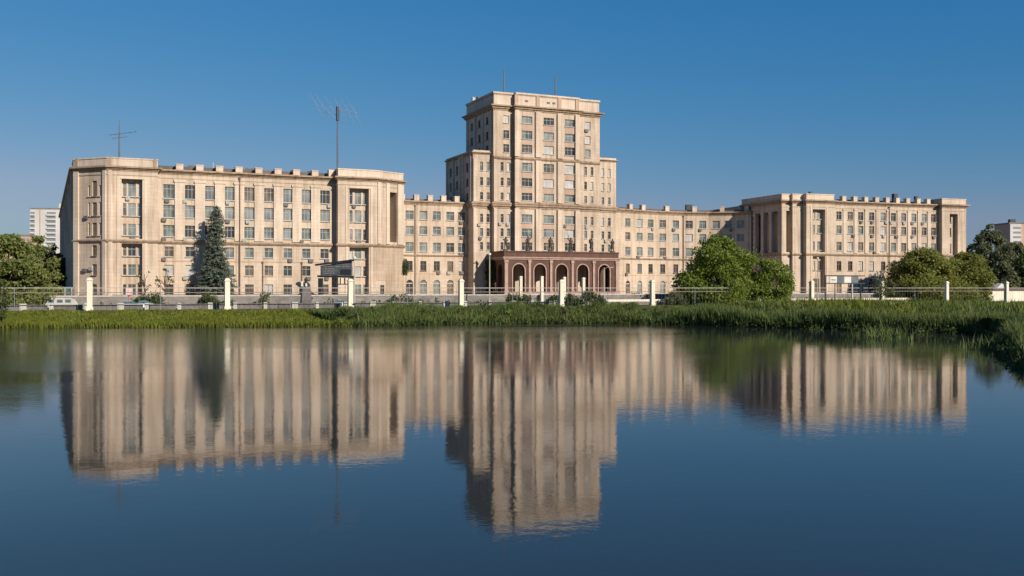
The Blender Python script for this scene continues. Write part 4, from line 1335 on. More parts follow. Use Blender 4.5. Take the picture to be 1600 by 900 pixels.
def frame_stand():
    a_, b_ = XY(1289, 238), XY(1351, 244)
    th = math.degrees(math.atan2(b_[1] - a_[1], b_[0] - a_[0])); L = (Vector(b_) - Vector(a_)).length
    f = F(a_, th); g = LOWZ
    t = thing("billboard", "pale panelled billboard frame on thin posts in front of the right block", "billboard", (*f.xy(L / 2), g))
    for za, zb in ((2.95, 3.2), (1.05, 1.3)):
        mb = MB(); f.box(mb, 0, L, R(za), R(zb), -.2, .12); mb.build("beam", M['dark_metal'], t)
    us_ = [L * q for q in (.12, .30, .48, .66, .84)]
    for k in range(4):
        mb = MB(); f.box(mb, us_[k] + .06, us_[k + 1] - .06, R(1.31), R(2.94), -.08, .0); mb.build("panel", M['board_pale' if k in (0, 2) else 'board_grey'], t)
    for u, m_, w in ((.2, 'dark_metal', .16), (L * .68, 'concrete_light', .16), (L * .9, 'dark_metal', .12), (L * .25, 'metal', .08)):
        mb = MB(); f.box(mb, u - w, u + w, g, R(1.048 if u > .2 else 2.948), -.16, .1); mb.build("post", M[m_], t)
    mb = MB(); mb2 = glyphs(f, us_[0] + .3, us_[1] - .2, R(1.9), R(2.15), .004, M['board_grey'], t, 5)
frame_stand()

# ------------------------------------------------------------------ lamp posts and small furniture
def lamp_post(px, D, pytop, label, arm=0, mat='concrete_light', g=LOWZ):
    x, y = XY(px, D); zt = ZP(pytop, D)
    t = thing("lamp_post", label, "lamp post", (x, y, g), "lamp posts behind the fence")
    mb = MB(); mb.lathe(x, y, [(.28, g), (.26, g + .8), (.13, g + .9), (.10, zt)], 8); mb.build("pole", M[mat], t)
    mb = MB()
    if arm:
        mb.tube([(x, y, zt - .1), (x + arm * .6, y - .2, zt + .25), (x + arm * 1.3, y - .4, zt + .25)], .06, 6)
        mb.build("arm", M[mat], t)
        mb = MB(); mb.box(x + arm * 1.5, y - .45, zt + .12, zt + .3, .8, .3); mb.build("lamp_head", M['concrete_light'], t)
    else:
        mb.lathe(x, y, [(.08, zt), (.3, zt + .15), (.32, zt + .4), (.12, zt + .6)], 8); mb.build("lamp_head", M['lamp'], t)
lamp_post(554, 185, 405, "thin pale lamp post beside the grey billboard")
lamp_post(765, 205, 399, "grey lamp post in front of the portico's shaded side")
lamp_post(944.5, 212, 419, "lamp post with a curved white head in front of the last portico arch", 1)
lamp_post(1277.5, 237, 405, "thin pale lamp post in front of the right block's lower recess")
for px, y0_, lab in ((813.5, 431, "slim cream gate pillar in front of the first portico arch"), (846.5, 431, "slim cream gate pillar in front of the second portico arch"), (911.5, 433, "slim cream gate pillar in front of the fourth portico arch"), (881.5, 432, "slim cream gate pillar in front of the middle portico arch")):
    D = 212; x, y = XY(px, D); zt = ZP(y0_, D)
    t = thing("gate_pillar", lab, "pillar", (x, y, LOWZ), "gate pillars in front of the portico")
    mb = MB(); mb.box(x, y, LOWZ - .1, zt - .25, .62, .62, FN.th); mb.build("shaft", M['cream'], t)
    mb = MB(); mb.box(x, y, zt - .247, zt, .8, .8, FN.th, .6); mb.build("cap", M['cream'], t)
# dark monument
x, y = XY(478, 184)
t = thing("monument", "dark weathered monument with pale patches behind the fence, left of the billboard", "monument", (x, y, LOWZ))
mb = MB(); mb.box(x, y, LOWZ - .1, LOWZ + .9, 2.6, 2.0, FN.th, .92); mb.box(x, y, LOWZ + .903, R(.3), 1.9, 1.5, FN.th, .8); mb.build("pedestal", M['panel_dark'], t)
mb = MB(); mb.lathe(x, y, [(.62, R(.303)), (.75, R(.7)), (.5, R(1.1)), (.24, R(1.2)), (.34, R(1.45)), (.36, R(1.7)), (.2, R(1.95))], 10); mb.build("bust", M['bronze'], t)
mb = MB(); mb.box(x - .6, y - .55, R(.305), R(1.3), .45, .3, .2, .7); mb.box(x + .2, y - .75, R(.305), R(.9), .4, .25, .5, .6); mb.build("pale_patch", M['board_pale'], t)  # two pale blocks at the front of the bust
# pink sign
x, y = XY(202, 173)
t = thing("sign", "small faded pink sign on a red post at the embankment", "sign", (x, y, LOWZ))
mb = MB(); mb.lathe(x, y, [(.18, LOWZ), (.18, R(-1.4)), (.35, R(-1.3)), (.35, R(-1.2))], 8); mb.build("post", M['red'], t)
mb = MB(); mb.box(x, y, R(-1.2), R(.0), 1.15, .22, .1); mb.build("panel", M['sign_pink'], t)
# kiosk, glass pavilion
x, y = XY(63, 196)
t = thing("kiosk", "grey concrete kiosk beside the trees at the far left", "kiosk", (x, y, GZ - .6))
mb = MB(); mb.box(x, y, GZ - 1.2, R(-.35), 2.9, 2.6, .1); mb.build("wall", M['concrete_light'], t)
mb = MB(); mb.box(x, y, R(-.347), R(-.1), 3.3, 3.0, .1); mb.build("roof", M['white_wall'], t)
mb = MB(); mb.box(x + .5, y - 1.35, GZ - .2, R(-.6), .9, .1, .1); mb.build("door", M['metal'], t)
x, y = XY(93, 190)
t = thing("glass_pavilion", "low dark glass pavilion with white posts at the foot of the shaded side wall", "pavilion", (x, y, GZ - .5))
mb = MB(); mb.box(x, y, GZ - 1.0, R(.05), 5.0, 3.0, .25); mb.build("glazing", M['teal_glass'], t)
mb = MB(); mb.box(x, y, R(.053), R(.22), 5.2, 3.2, .25); mb.build("roof", M['metal'], t)
for q in (-2.5, -1.2, .1, 1.3, 2.5):
    mb = MB(); xx, yy = x + q * math.cos(.25) + 1.6 * math.sin(.25), y + q * math.sin(.25) - 1.6 * math.cos(.25)
    mb.box(xx, yy, GZ - 1.0, R(.05), .14, .14, .25); mb.build("post", M['frame_white'], t)

# ------------------------------------------------------------------ vehicles on the embankment road
def car(px, v, label, body, ry=1.0, van=False):
    u = FN.u(px, -v); f = FN; x, y = f.xy(u, -v)
    t = thing("minibus" if van else "parked_car", label, "minibus" if van else "car", (x, y, LOWZ), None)
    L, W, H = (6.2, 2.1, 2.45) if van else (4.4, 1.75, 1.48)
    def P(a_, b_, z): return (x + (a_ * f.c - b_ * f.s) * ry, y + (a_ * f.s + b_ * f.c) * ry, LOWZ + .03 + z)
    def loft(mb, secs):   # secs: (x, halfwidth bottom, halfwidth top, z0, z1)
        base = len(mb.v)
        for a_, wb, wt, z0, z1 in secs:
            mb.v += [P(a_, -wb * .92, z0), P(a_, -wb, (z0 * 2 + z1) / 3), P(a_, -wt, z1), P(a_, wt, z1), P(a_, wb, (z0 * 2 + z1) / 3), P(a_, wb * .92, z0)]
        for i in range(len(secs) - 1):
            for k in range(6):
                mb.f.append((base + i * 6 + k, base + i * 6 + (k + 1) % 6, base + i * 6 + 6 + (k + 1) % 6, base + i * 6 + 6 + k))
        mb.f.append(tuple(base + k for k in range(6))); mb.f.append(tuple(base + (len(secs) - 1) * 6 + k for k in range(5, -1, -1)))
    w = W / 2
    mb = MB()
    if van:
        loft(mb, [(-2.6, w * .95, w * .8, .35, 1.6), (-2.45, w, w * .86, .3, 2.0), (1.6, w, w * .86, .3, 2.03), (2.2, w, w * .84, .3, 1.7), (2.55, w * .95, w * .85, .35, 1.15), (2.65, w * .9, w * .8, .4, 1.0)])
    else:
        loft(mb, [(-2.2, w * .85, w * .7, .35, .75), (-2.05, w, w * .9, .25, .92), (-.9, w, w * .93, .2, .95), (1.0, w, w * .93, .2, .93), (1.9, w * .97, w * .85, .25, .8), (2.2, w * .85, w * .7, .35, .6)])
    mb.build("body", M[body], t, smooth=False)
    mb = MB()
    if van:
        for s_ in (-1, 1):
            for a0_, a1_ in ((-2.1, -1.2), (-.7, .2), (.6, 1.5)):
                mb.hexa([P(a0_, s_ * w * .90, 1.2), P(a1_, s_ * w * .90, 1.2), P(a1_, s_ * (w + .015), 1.2), P(a0_, s_ * (w + .015), 1.2),
                         P(a0_, s_ * w * .85, 1.72), P(a1_, s_ * w * .85, 1.72), P(a1_, s_ * w * .95, 1.72), P(a0_, s_ * w * .95, 1.72)])
        mb.hexa([P(1.75, -w * .7, 1.9), P(1.75, w * .7, 1.9), P(2.45, w * .75, 1.3), P(2.45, -w * .75, 1.3), P(1.85, -w * .7, 2.02), P(1.85, w * .7, 2.02), P(2.6, w * .75, 1.3), P(2.6, -w * .75, 1.3)])
        mb.build("window_glass", M['teal_glass'], t)
    else:
        loft(mb, [(-1.75, w * .86, w * .80, .9, .98), (-1.15, w * .9, w * .68, .9, 1.40), (.2, w * .9, w * .68, .9, 1.43), (1.1, w * .88, w * .82, .9, .97)])
        mb.build("window_glass", M['teal_glass'], t)
        mb = MB(); loft(mb, [(-1.2, w * .66, w * .6, 1.405, 1.44), (-.4, w * .7, w * .62, 1.425, 1.48), (.25, w * .66, w * .6, 1.42, 1.45)]); mb.build("roof", M[body], t)
    for a_ in ((-1.6, 1.65) if van else (-1.35, 1.35)):
        for s_ in (-1, 1):
            mb = MB(); p, q = Vector(P(a_, s_ * (w - .2), .30)), Vector(P(a_, s_ * (w + .02), .30))
            mb.tube([p, q], .33, 14); wh = mb.build("wheel", M['rubber'], t)
            mb = MB(); mb.tube([q, q + (q - p).normalized() * .012], .19, 10); mb.build("rim", M['concrete_light'], wh)
    for s_ in (-1, 1):
        mb = MB(); a_ = 2.5 if van else 2.02
        p = P(a_ + .1, s_ * w * .62, .72 if not van else .85); mb.box(p[0], p[1], p[2] - .09, p[2] + .09, .16, .32, f.th); mb.build("headlight", M['lamp'], t)
        p = P(-a_ - .14, s_ * w * .66, .8); mb = MB(); mb.box(p[0], p[1], p[2] - .1, p[2] + .1, .1, .3, f.th); mb.build("tail_light", M['red'], t)
    return t
car(205, 8.2, "white car half hidden behind the grass near the pink sign", 'white_paint')
car(529, 8, "white car seen through the fence below the grey billboard", 'white_paint', -1)
car(96, 14, "pale minibus with dark windows parked at the far left", 'concrete_light', 1, True)
car(228, 11.5, "pale blue grey car next to the pink sign", 'pale_blue')

# ------------------------------------------------------------------ far apartment blocks
def far_block(name, label, px0, px1, pytop, D, mat, th, floors, depth=16):
    p = XY(px0, D); f = F(p, th); L = f.u(px1)
    zt = ZP(pytop, D)
    t = thing(name, label, "apartment building", (*p, GZ))
    mb = MB(); f.box(mb, 0, L, GZ - 1, zt, -depth, 0); mb.build("wall", M[mat], t)
    mb = MB(); f.box(mb, -.3, L + .3, zt + .003, zt + .8, -depth - .3, .3); mb.build("roof", M['concrete'], t)
    return t, f, L, zt
t, f, L, zt = far_block("apartment_building", "white apartment block far behind the left trees", 47, 132, 326, 640, 'white_wall', 8, 12)
for k in range(11):
    z = zt - 3.2 - k * 3.0
    for a_, b_, m_ in ((.0, .085, 'balcony_dark'), (.30, .47, 'balcony_dark'), (.58, .66, 'balcony_dark')):
        mb = MB(); f.box(mb, L * a_ + .2, L * b_, z, z + 1.3, -.4, .06); mb.build("window_band", M[m_], t)
        mb = MB(); f.box(mb, L * a_ + .1, L * b_ + .1, z - 1.2, z - .1, 0.0, .9); mb.build("balcony", M['white_wall'], t)
mb = MB(); f.box(mb, L * .165, L * .19, GZ, zt - .5, -.3, .04); mb.build("dark_strip", M['brick_far'], t)
mb = MB(); f.box(mb, L * .5, L * .75, zt + .804, zt + 4, -10, -3); mb.build("roof_house", M['white_wall'], t)
t, f, L, zt = far_block("apartment_building", "pale flat-roofed block peeping over the left trees", -30, 46, 368, 520, 'brick_far', 4, 5)
for k in range(14):
    mb = MB(); u = L * (k + .5) / 14; f.box(mb, u - .6, u + .6, zt - 3, zt - 1.3, -.3, .04); mb.build("window", M['balcony_dark'], t)
t, f, L, zt = far_block("apartment_building", "white and tan apartment block above the far right trees", 1577, 1640, 349, 620, 'brick_far', 6, 9)
mb = MB(); f.box(mb, 0.2, L * .28, GZ, zt - .2, 0.003, .7); mb.build("white_bay", M['white_wall'], t)
for k in range(8):
    z = zt - 3.4 - k * 3.0
    mb = MB(); f.box(mb, 2.2, L * .27, z, z + 1.3, .4, .74); mb.build("window", M['balcony_dark'], t)
    for q in range(3):
        mb = MB(); f.box(mb, L * (.4 + .2 * q), L * (.4 + .2 * q) + 2, z, z + 1.4, -.3, .05); mb.build("window", M['balcony_dark'], t)
x, y = f.xy(L * .18, -5); mb = MB(); mb.box(x, y, zt + .8, zt + 3.2, 3.5, 3); mb.build("roof_house", M['dark_metal'], t)

# ------------------------------------------------------------------ vegetation
def leaf_mesh(name, pts, size, mat, parent, up=0.35, squash=1.0):
    """one leaf-sized quad at each point, randomly turned"""
    n = len(pts)
    nr = RNG.normal(size=(n, 3)); nr[:, 2] += up; nr /= np.linalg.norm(nr, axis=1)[:, None]
    tv = RNG.normal(size=(n, 3)); tv -= (tv * nr).sum(1)[:, None] * nr; tv /= np.linalg.norm(tv, axis=1)[:, None]
    bv = np.cross(nr, tv)
    s = size * RNG.uniform(.6, 1.35, n)[:, None]
    a_, b_ = tv * s, bv * s * .6 * squash
    bend = nr * s * .18
    V = np.stack([pts - a_, pts - b_ + bend, pts + a_, pts + b_ + bend], 1).reshape(-1, 3)
    o = wpos(parent) if parent else Vector((0, 0, 0))
    V = V - np.array(o)
    me = bpy.data.meshes.new(name)
    me.vertices.add(4 * n); me.vertices.foreach_set("co", V.astype(np.float32).ravel())
    me.loops.add(4 * n); me.loops.foreach_set("vertex_index", np.arange(4 * n, dtype=np.int32))
    me.polygons.add(n); me.polygons.foreach_set("loop_start", np.arange(0, 4 * n, 4, dtype=np.int32)); me.polygons.foreach_set("loop_total", np.full(n, 4, np.int32))
    me.update(calc_edges=True)
    me.materials.append(mat)
    ob = bpy.data.objects.new(name, me); COL.objects.link(ob)
    if parent: ob.parent = parent
    return ob

def clump_points(centres, radii, per, flat=.8):
    out = []
    for c, r in zip(centres, radii):
        n = int(per * r * r)
        d = RNG.normal(size=(n, 3)); d /= np.linalg.norm(d, axis=1)[:, None]
        rad = r * RNG.uniform(.35, 1.0, n)[:, None] ** .55
        p = d * rad * (1 + .25 * RNG.normal(size=(n, 1)))
        p[:, 2] *= flat
        out.append(np.array(c) + p)
    return np.concatenate(out)

def crown_clumps(x, y, z0, z1, w, n, shape='round', rmin=.10, rmax=.2):
    cs, rs = [], []
    h = z1 - z0
    while len(cs) < n:
        t = RNG.uniform(0, 1)
        if shape == 'round': prof = math.sin(math.pi * min(1, .12 + .80 * t)) ** .55 * (1 - .18 * t)
        elif shape == 'dome': prof = math.sqrt(max(0, 1 - t ** 2.4)) * (.86 + .14 * min(1, t * 4))
        else: prof = 1 - .9 * t
        a_ = RNG.uniform(0, 2 * math.pi); r = math.sqrt(RNG.uniform(.25, 1)) * prof * w / 2 * RNG.uniform(.8, 1.06)
        rr = w * RNG.uniform(rmin, rmax) * (1 - .35 * t)
        if RNG.uniform() < .16: r *= 1.13; rr *= .6; t = min(1, t + .05)
        cs.append((x + r * math.cos(a_) * .96, y + r * math.sin(a_) * .9, z0 + t * h * .97)); rs.append(rr)
    return cs, rs

def broadleaf(px, D, pytop, w, g, label, mat, z0frac=.12, n=46, per=95, leaf=.26, shape='dome', name="broadleaf_tree", group=None, forks=5):
    x, y = XY(px, D); zt = ZP(pytop, D); H = zt - g
    t = thing(name, label, "tree", (x, y, g), group)
    cs, rs = crown_clumps(x, y, g + H * z0frac, zt - w * .05, w * .92, n, shape)
    leaf_mesh("crown", clump_points(cs, rs, per), leaf, M[mat], t)
    mb = MB(); r0 = H * .022 + .08
    mb.tube([(x, y, g - .3), (x + .1, y, g + H * .2), (x - .15, y + .1, g + H * .5), (x, y, g + H * .8)], [r0 * 1.3, r0, r0 * .6, r0 * .2], 8)
    for k in range(forks + 4):
        c = cs[RNG.integers(len(cs))]; zb = g + H * RNG.uniform(.12, .4)
        mid = ((x + c[0]) / 2 + RNG.normal() * .3, (y + c[1]) / 2, (zb + c[2]) / 2 + .3)
        mb.tube([(x, y, zb), mid, c], [r0 * .5, r0 * .32, r0 * .1], 5)
    mb.build("trunk", M['bark'], t)
    return t

def conifer(px, D, pytop, w, g, label, mat):
    x, y = XY(px, D); zt = ZP(pytop, D); H = zt - g
    t = thing("spruce_tree", label, "tree", (x, y, g))
    mb = MB(); mb.tube([(x, y, g - .2), (x, y, g + H * .5), (x, y, zt)], [.34, .2, .03], 8); mb.build("trunk", M['bark'], t)
    pts = []; bm_ = MB()
    z = g + .5
    while z < zt - .3:
        f_ = (z - g) / H
        prof = (1 - f_) ** .52 * (.86 + .14 * math.sin(f_ * 9))
        R_ = w / 2 * prof
        nb = max(4, int(13 * (1 - f_) + 4))
        for k in range(nb):
            a_ = RNG.uniform(0, 2 * math.pi); L = R_ * RNG.uniform(.72, 1.12)
            s = np.linspace(.12, 1, max(4, int(L * 6)))
            droop = -.30 * L * s ** 1.6 + .16 * L * s ** 3
            for q, dz in zip(s, droop):
                m_ = 5
                p = np.array([x + math.cos(a_) * L * q, y + math.sin(a_) * L * q, z + dz])
                pts.append(p + RNG.normal(size=(m_, 3)) * np.array([.16, .16, .10]) - np.array([0, 0, .1]))
        z += .30 + .12 * (1 - f_)
    P_ = np.concatenate(pts)
    P_ = P_[P_[:, 2] < zt]
    leaf_mesh("crown", P_, .21, M[mat], t, .2, .6)
    return t

def bush(px0, px1, pytop, D, g, label, mat='leaf_dark', per=140, n=None, name="bush", leaf=.2, depth=None):
    x0, x1 = XY(px0, D)[0], XY(px1, D)[0]; zt = ZP(pytop, D)
    w = x1 - x0; h = zt - g; x = (x0 + x1) / 2
    t = thing(name, label, "bush", (x, D, g))
    n = n or max(7, int(w * 2.2))
    cs, rs = [], []
    dp = depth or min(w, 3.0)
    for k in range(n):
        q = RNG.uniform(-1, 1); r = min(w, h) * RNG.uniform(.2, .32)
        hh = (1 - abs(q) ** 3 * .5)
        cs.append((x + q * (w / 2 - r * .7), D + RNG.uniform(-.5, .5) * dp, g + RNG.uniform(.15, 1) * max(.2, h * hh - r))); rs.append(r)
    leaf_mesh("foliage", clump_points(cs, rs, per, .9), leaf, M[mat], t)
    mb = MB()
    for k in range(5):
        c = cs[k]; mb.tube([(x + (k - 2) * w * .06, D, g - .1), (c[0], c[1], c[2])], [.07, .03], 5)
    mb.build("stem", M['bark'], t)
    return t

# trees
conifer(338, 197.5, 319, 8.2, GZ, "tall blue green spruce in front of the long left block", 'needle')
broadleaf(1122, 224, 365, 21.5, LOWZ, "big round green tree in front of the curved link wing", 'leaf_tree', .0, 100, 62, .30)
broadleaf(1202, 222, 400, 13.5, LOWZ, "smaller green tree touching the right side of the big round tree", 'leaf_tree', .0, 52, 90, .28)
broadleaf(1444, 260, 387, 22.0, LOWZ, "olive green tree in front of the right block's end", 'leaf_tree2', .0, 130, 66, .32)
broadleaf(1508, 264, 393, 17.0, LOWZ, "lower green tree beside the right block's end pavilion", 'leaf_tree2', .0, 90, 74, .32)
broadleaf(1376, 230, 426, 6.5, LOWZ, "grey green young tree with a dark trunk beside the billboard frame on the right", 'leaf_far', .35, 16, 60, .24)
bush(1132, 1172, 431, 206, LOWZ, "leafy shrub in front of the fence below the big round tree", 'leaf_tree', 120)
broadleaf(14, 166, 362, 13.0, LOWZ, "leafy tree at the left edge of the picture", 'leaf_left', .0, 120, 95, .28)
broadleaf(60, 178, 364, 8.6, LOWZ, "leafy tree between the left edge tree and the shaded side wall", 'leaf_left', .0, 84, 110, .28)
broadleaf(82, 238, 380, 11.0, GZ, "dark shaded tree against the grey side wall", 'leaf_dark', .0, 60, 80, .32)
bush(-14, 14, 428, 143, .4, "dark bush hanging over the water at the left edge", 'leaf_dark', 130)
for px, D, pt, w, lab, m_ in ((1548, 330, 347, 12.5, "tall rounded tree behind the right block's end", 'leaf_far'), (1582, 318, 376, 14, "broad grey green tree below the far right apartment block", 'leaf_far'),
                              (1522, 345, 378, 9, "grey green tree close behind the right block's corner", 'leaf_far'), (1612, 300, 392, 12, "dark tree at the right edge of the picture", 'leaf_dark'), (1566, 285, 408, 9, "lower grey green tree in front of the tall far right trees", 'leaf_far')):
    broadleaf(px, D, pt, w * 1.12, GZ, lab, m_, .04, 80, 75, .42, group="trees beyond the right block")
# bushes and hedges
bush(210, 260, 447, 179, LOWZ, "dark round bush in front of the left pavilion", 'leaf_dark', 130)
broadleaf(226, 187.6, 419, 4.4, GZ, "young loose tree over the dark bush on the left", 'leaf_dark', .3, 9, 60, .22)
broadleaf(258, 188, 417, 4.4, GZ, "young loose tree just right of the dark round bush on the left", 'leaf_dark', .3, 9, 60, .22)
bush(312, 350, 449, 186, LOWZ, "brownish dark hedge at the foot of the spruce", 'leaf_dark', 120)
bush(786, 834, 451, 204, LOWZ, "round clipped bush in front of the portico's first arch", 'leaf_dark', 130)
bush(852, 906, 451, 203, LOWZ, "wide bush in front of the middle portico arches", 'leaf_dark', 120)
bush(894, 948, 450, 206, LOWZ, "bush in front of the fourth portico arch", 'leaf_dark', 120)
bush(968, 1020, 455, 232, LOWZ, "low dark hedge under the curved link wing's arched windows", 'leaf_dark', 120)
bush(1020, 1075, 452, 217, LOWZ, "grey green bush left of the big round tree", 'leaf_far', 110)
bush(600, 650, 452, 190, LOWZ, "straggly bushes behind the reeds left of centre", 'leaf_dark', 50)
bush(1395, 1425, 436, 254, LOWZ, "dark bush at the left foot of the olive tree", 'leaf_dark', 110)
bush(25, 55, 452, 172, LOWZ, "dark bush under the left edge trees", 'leaf_dark', 120)
bush(405, 425, 447, 187, LOWZ, "small dark bush below the long left block", 'leaf_dark', 120)
# ivy patches
x, y = fE.px(628, .5)
iv = thing("ivy", "ivy patch on the corner of the long left block beside the link wing", "ivy", (*E1, R(5)))
cs = [(E1[0] + .35, E1[1] - .2 + k * .05, R(3.3 + k * .42)) for k in range(8)]
leaf_mesh("foliage", clump_points(cs, [.55 + .3 * math.sin(k * .45) for k in range(8)], 260, 1.0), .16, M['leaf_dark'], iv)
xq, yq = fl.xy(2.0, .4)
iv = thing("ivy", "dark ivy climbing the shaded left side of the red portico", "ivy", (xq, yq, GZ))
cs = [(*fl.xy(u, .3 + .2 * RNG.uniform()), R(z)) for u in (-.2, .5, 1.3, 2.3) for z in (-.8, .8, 2.4, 4.0, 5.4, 6.4) if RNG.uniform() < .85]
leaf_mesh("foliage", clump_points(cs, [.95] * len(cs), 150, 1.0), .22, M['leaf_dark'], iv)

# --- grass and reeds: blades as one mesh each (nobody could count them)
def blades(name, base, h, w, mat, lean=.25, segs=2):
    n = len(base)
    a_ = RNG.uniform(0, 2 * math.pi, n); side = np.stack([np.cos(a_), np.sin(a_), np.zeros(n)], 1)
    b_ = RNG.uniform(0, 2 * math.pi, n); ln = np.stack([np.cos(b_), np.sin(b_), np.zeros(n)], 1) * (lean * h * RNG.uniform(.2, 1.2, n))[:, None]
    up = np.zeros((n, 3)); up[:, 2] = h
    W = (w * RNG.uniform(.7, 1.3, n))[:, None]
    mid = base + up * .55 + ln * .25
    tip = base + up + ln
    V = np.stack([base - side * W * .6, base + side * W * .6, mid + side * W, mid - side * W, tip], 1).reshape(-1, 3)
    me = bpy.data.meshes.new(name)
    me.vertices.add(5 * n); me.vertices.foreach_set("co", V.astype(np.float32).ravel())
    k = np.arange(n)[:, None] * 5
    li = np.concatenate([k + np.array([[0, 1, 2, 3]]), k + np.array([[3, 2, 4]])], 1).ravel()
    me.loops.add(len(li)); me.loops.foreach_set("vertex_index", li.astype(np.int32))
    st = (np.arange(n)[:, None] * 7 + np.array([[0, 4]])).ravel()
    me.polygons.add(2 * n); me.polygons.foreach_set("loop_start", st.astype(np.int32)); me.polygons.foreach_set("loop_total", np.tile([4, 3], n).astype(np.int32))
    me.update(calc_edges=True); me.materials.append(mat)
    ob = bpy.data.objects.new(name, me); COL.objects.link(ob)
    return kind(ob, 'stuff')

SR = resample(SHORE[2:-2], .5)
SRa = np.array(SR)
SRd = np.gradient(SRa, axis=0); SRd /= np.linalg.norm(SRd, axis=1)[:, None]
SRn = np.stack([-SRd[:, 1], SRd[:, 0]], 1)
SRpx = 800 + K * SRa[:, 0] / np.maximum(SRa[:, 1], 1)
prof_o, prof_z = zip(*[(o, z) for o, z in rows]); prof_o = list(prof_o) + [60]; prof_z = list(prof_z) + [LOWZ]
def strip(n, sel, o0, o1):
    idx = RNG.choice(np.nonzero(sel)[0], n)
    o = RNG.uniform(o0, o1, n)
    p = SRa[idx] + SRn[idx] * o[:, None] + SRd[idx] * RNG.uniform(-.3, .3, n)[:, None]
    z = np.interp(o, prof_o, prof_z)
    return np.concatenate([p, z[:, None]], 1), idx, o
def lump(p, sc): 
    return (np.sin(p[:, 0] * sc + 1.3) + np.sin(p[:, 0] * sc * 2.3 + p[:, 1] * sc * 1.1) * .7 + np.sin(p[:, 0] * sc * 5.1 + .4) * .5) / 2.2
# grass on the left bank
b, idx, o = strip(80000, SRpx < 560, .4, 16.8)
h = .34 - .16 * np.clip((o - 9) / 5, 0, 1) + .18 * lump(b, .5) + RNG.uniform(0, .25, len(b)) + np.where(o < 2, .35, 0)
blades("bank_grass", b, np.clip(h, .12, 1.2), .055, M['grass'], .5)
# reeds from left of centre to the right edge
b, idx, o = strip(60000, (SRpx > 530) & (SRpx < 1075), .2, 15)
h = .9 + .16 * np.clip(o, 0, 8) + .75 * lump(b, .35) + RNG.uniform(-.4, .5, len(b)) - np.clip((600 - SRpx[idx]) / 90, 0, 1.2) - .2 * np.clip(o - 8, 0, 8)
blades("reeds", b, np.clip(h, .5, 3.2), .06, M['reed'], .3)
b, idx, o = strip(70000, SRpx > 1045, .2, 9)
far = np.clip((SRa[idx][:, 1] - 70) / 60, 0, 1)
h = 2.0 + .8 * lump(b, .4) + .35 * lump(b[:, ::-1], .9) + RNG.uniform(-.5, .6, len(b)) - .20 * np.clip(o - 2.5, 0, 6)
blades("reeds", b, np.clip(h * (.8 + .2 * far), .6, 3.6), .055, M['reed'], .3)
b, idx, o = strip(80000, (SRpx > 1045) & (SRa[:, 1] > 60), 8.5, 62)
fd = FN.o[1] + (b[:, 0] - FN.o[0]) * math.tan(FN.th)
b = b[b[:, 1] < fd - 1.5]
b = b[b[:, 1] > 60]
h = 1.1 + .55 * lump(b, .3) + RNG.uniform(-.3, .4, len(b))
blades("reeds", b, np.clip(h, .4, 1.9), .075, M['reed'], .35)
b, idx, o = strip(9000, SRpx > 560, -.3, 12)
b = b[(lump(b, .7) + RNG.normal(size=len(b)) * .3) > .15]
blades("reed_stalks", b, RNG.uniform(1.2, 2.7, len(b)), .04, M['reed_dry'], .25)
b, idx, o = strip(26000, SRpx > 1045, 1.5, 40)
b = b[(lump(b, .23) + RNG.normal(size=len(b)) * .35) > .1]
b = b[b[:, 1] < FN.o[1] + (b[:, 0] - FN.o[0]) * math.tan(FN.th) - 1.5]
b = b[b[:, 1] > 60]
blades("pale_reeds", b, RNG.uniform(1.3, 2.5, len(b)), .07, M['grass'], .35)
# weeds and low shrubs along the foot of the terrace wall
cs, rs = [], []
for k in range(70):
    u = RNG.uniform(-10, 190); v = RNG.uniform(16.8, 19.4); n_ = RNG.integers(1, 4)
    x, y = vback(u, v)
    for q in range(n_):
        r_ = RNG.uniform(.3, .75); cs.append((x + RNG.normal() * .7, y + RNG.normal() * .3, LOWZ + r_ * RNG.uniform(.5, 1.6))); rs.append(r_)
kind(leaf_mesh("undergrowth", clump_points(cs, rs, 75, .9), .18, M['leaf_dark'], None), 'stuff')
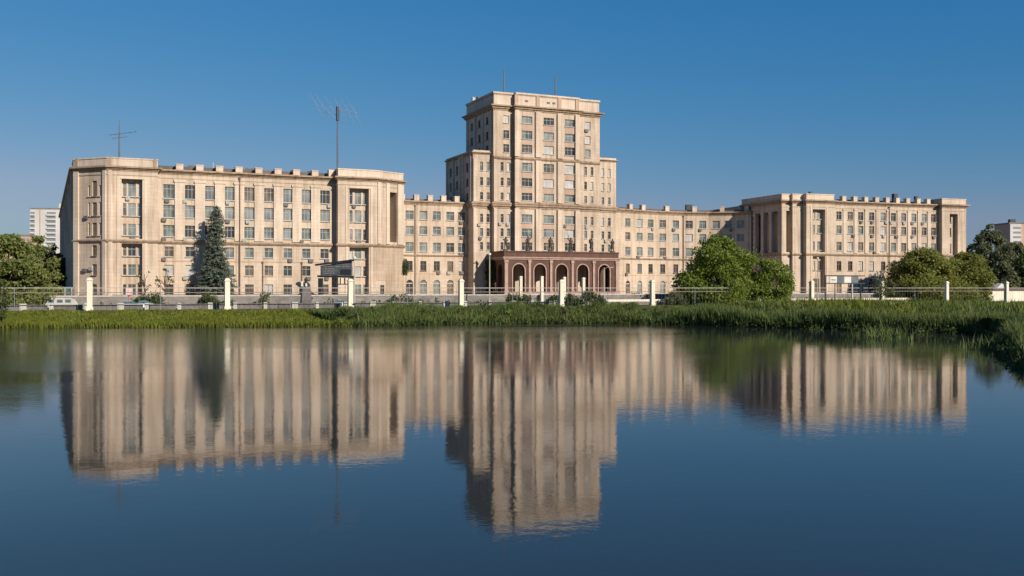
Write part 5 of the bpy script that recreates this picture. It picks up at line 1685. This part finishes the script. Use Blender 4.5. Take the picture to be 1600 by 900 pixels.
# waterside scrub among the reeds, one tangled mass, plus a waterline shade row
def scrub(n, sel, o0, o1, hmin, hmax, mat, leaf, per=70):
    b, idx, o = strip(n, sel, o0, o1)
    cs, rs = [], []
    for p in b:
        H = RNG.uniform(hmin, hmax)
        for k in range(4):
            r_ = RNG.uniform(.35, .8)
            cs.append((p[0] + RNG.normal() * .7, p[1] + RNG.normal() * .6, p[2] + max(.2, RNG.uniform(.2, 1) * H - r_ * .5))); rs.append(r_)
    ob = leaf_mesh("undergrowth", clump_points(cs, rs, per, .95), leaf, M[mat], None)
    kind(ob, 'stuff')
scrub(46, (SRpx > 545) & (SRpx < 700), 3, 12, 1.2, 2.6, 'leaf_dark', .2)
scrub(90, (SRpx > 700) & (SRpx < 1060), 2, 12, 1.0, 3.0, 'leaf_dark', .2)
scrub(40, (SRpx > 560) & (SRpx < 1060), 2, 10, 1.0, 2.4, 'leaf_tree', .2)
scrub(50, (SRpx > 1060) & (SRpx < 1400), 3, 20, 1.0, 2.2, 'leaf_tree2', .2)
scrub(60, (SRpx > 1060) & (SRpx < 1575), .5, 4, 1.0, 2.0, 'leaf_dark', .2)
scrub(150, (SRpx > 1060) & (SRpx < 1600), .0, 1.2, .5, 1.3, 'leaf_dark', .18)  # dark leaves added in place of the shadow band under the reeds
scrub(90, (SRpx > 540) & (SRpx < 1060), .2, 1.5, .4, .8, 'leaf_dark', .18)
# a few reeds standing in the water on the right
cl = []
for px, D, n in ((1385, 112, 160), (1360, 116, 60), (1412, 108, 50), (1545, 92, 120)):
    x, y = XY(px, D); cl.append(np.stack([RNG.normal(x, 1.1, n), RNG.normal(y, 1.2, n), np.full(n, -.2)], 1))
b = np.concatenate(cl)
blades("water_reeds", b, RNG.uniform(.7, 2.1, len(b)), .04, M['reed'], .5)
# dark streak of small flat quads on the water
n = 2600; q = RNG.uniform(0, 1, n)
x0, y0 = XY(765, 146); x1, y1 = XY(965, 154)
w = RNG.normal(0, 1, n) * (.7 * np.sin(np.pi * q))
V = np.stack([x0 + (x1 - x0) * q, y0 + (y1 - y0) * q + w, np.full(n, .012)], 1)
nr = .10 + .12 * RNG.uniform(0, 1, n)
mbv = MB()
for p, r in zip(V, nr):
    mbv.quad((p[0] - r, p[1], p[2]), (p[0], p[1] - r * 1.2, p[2] + .01), (p[0] + r, p[1], p[2]), (p[0], p[1] + r * 1.2, p[2] + .01))
kind(mbv.build("floating_streak", M['dark_streak'], None, fix=False), 'stuff')
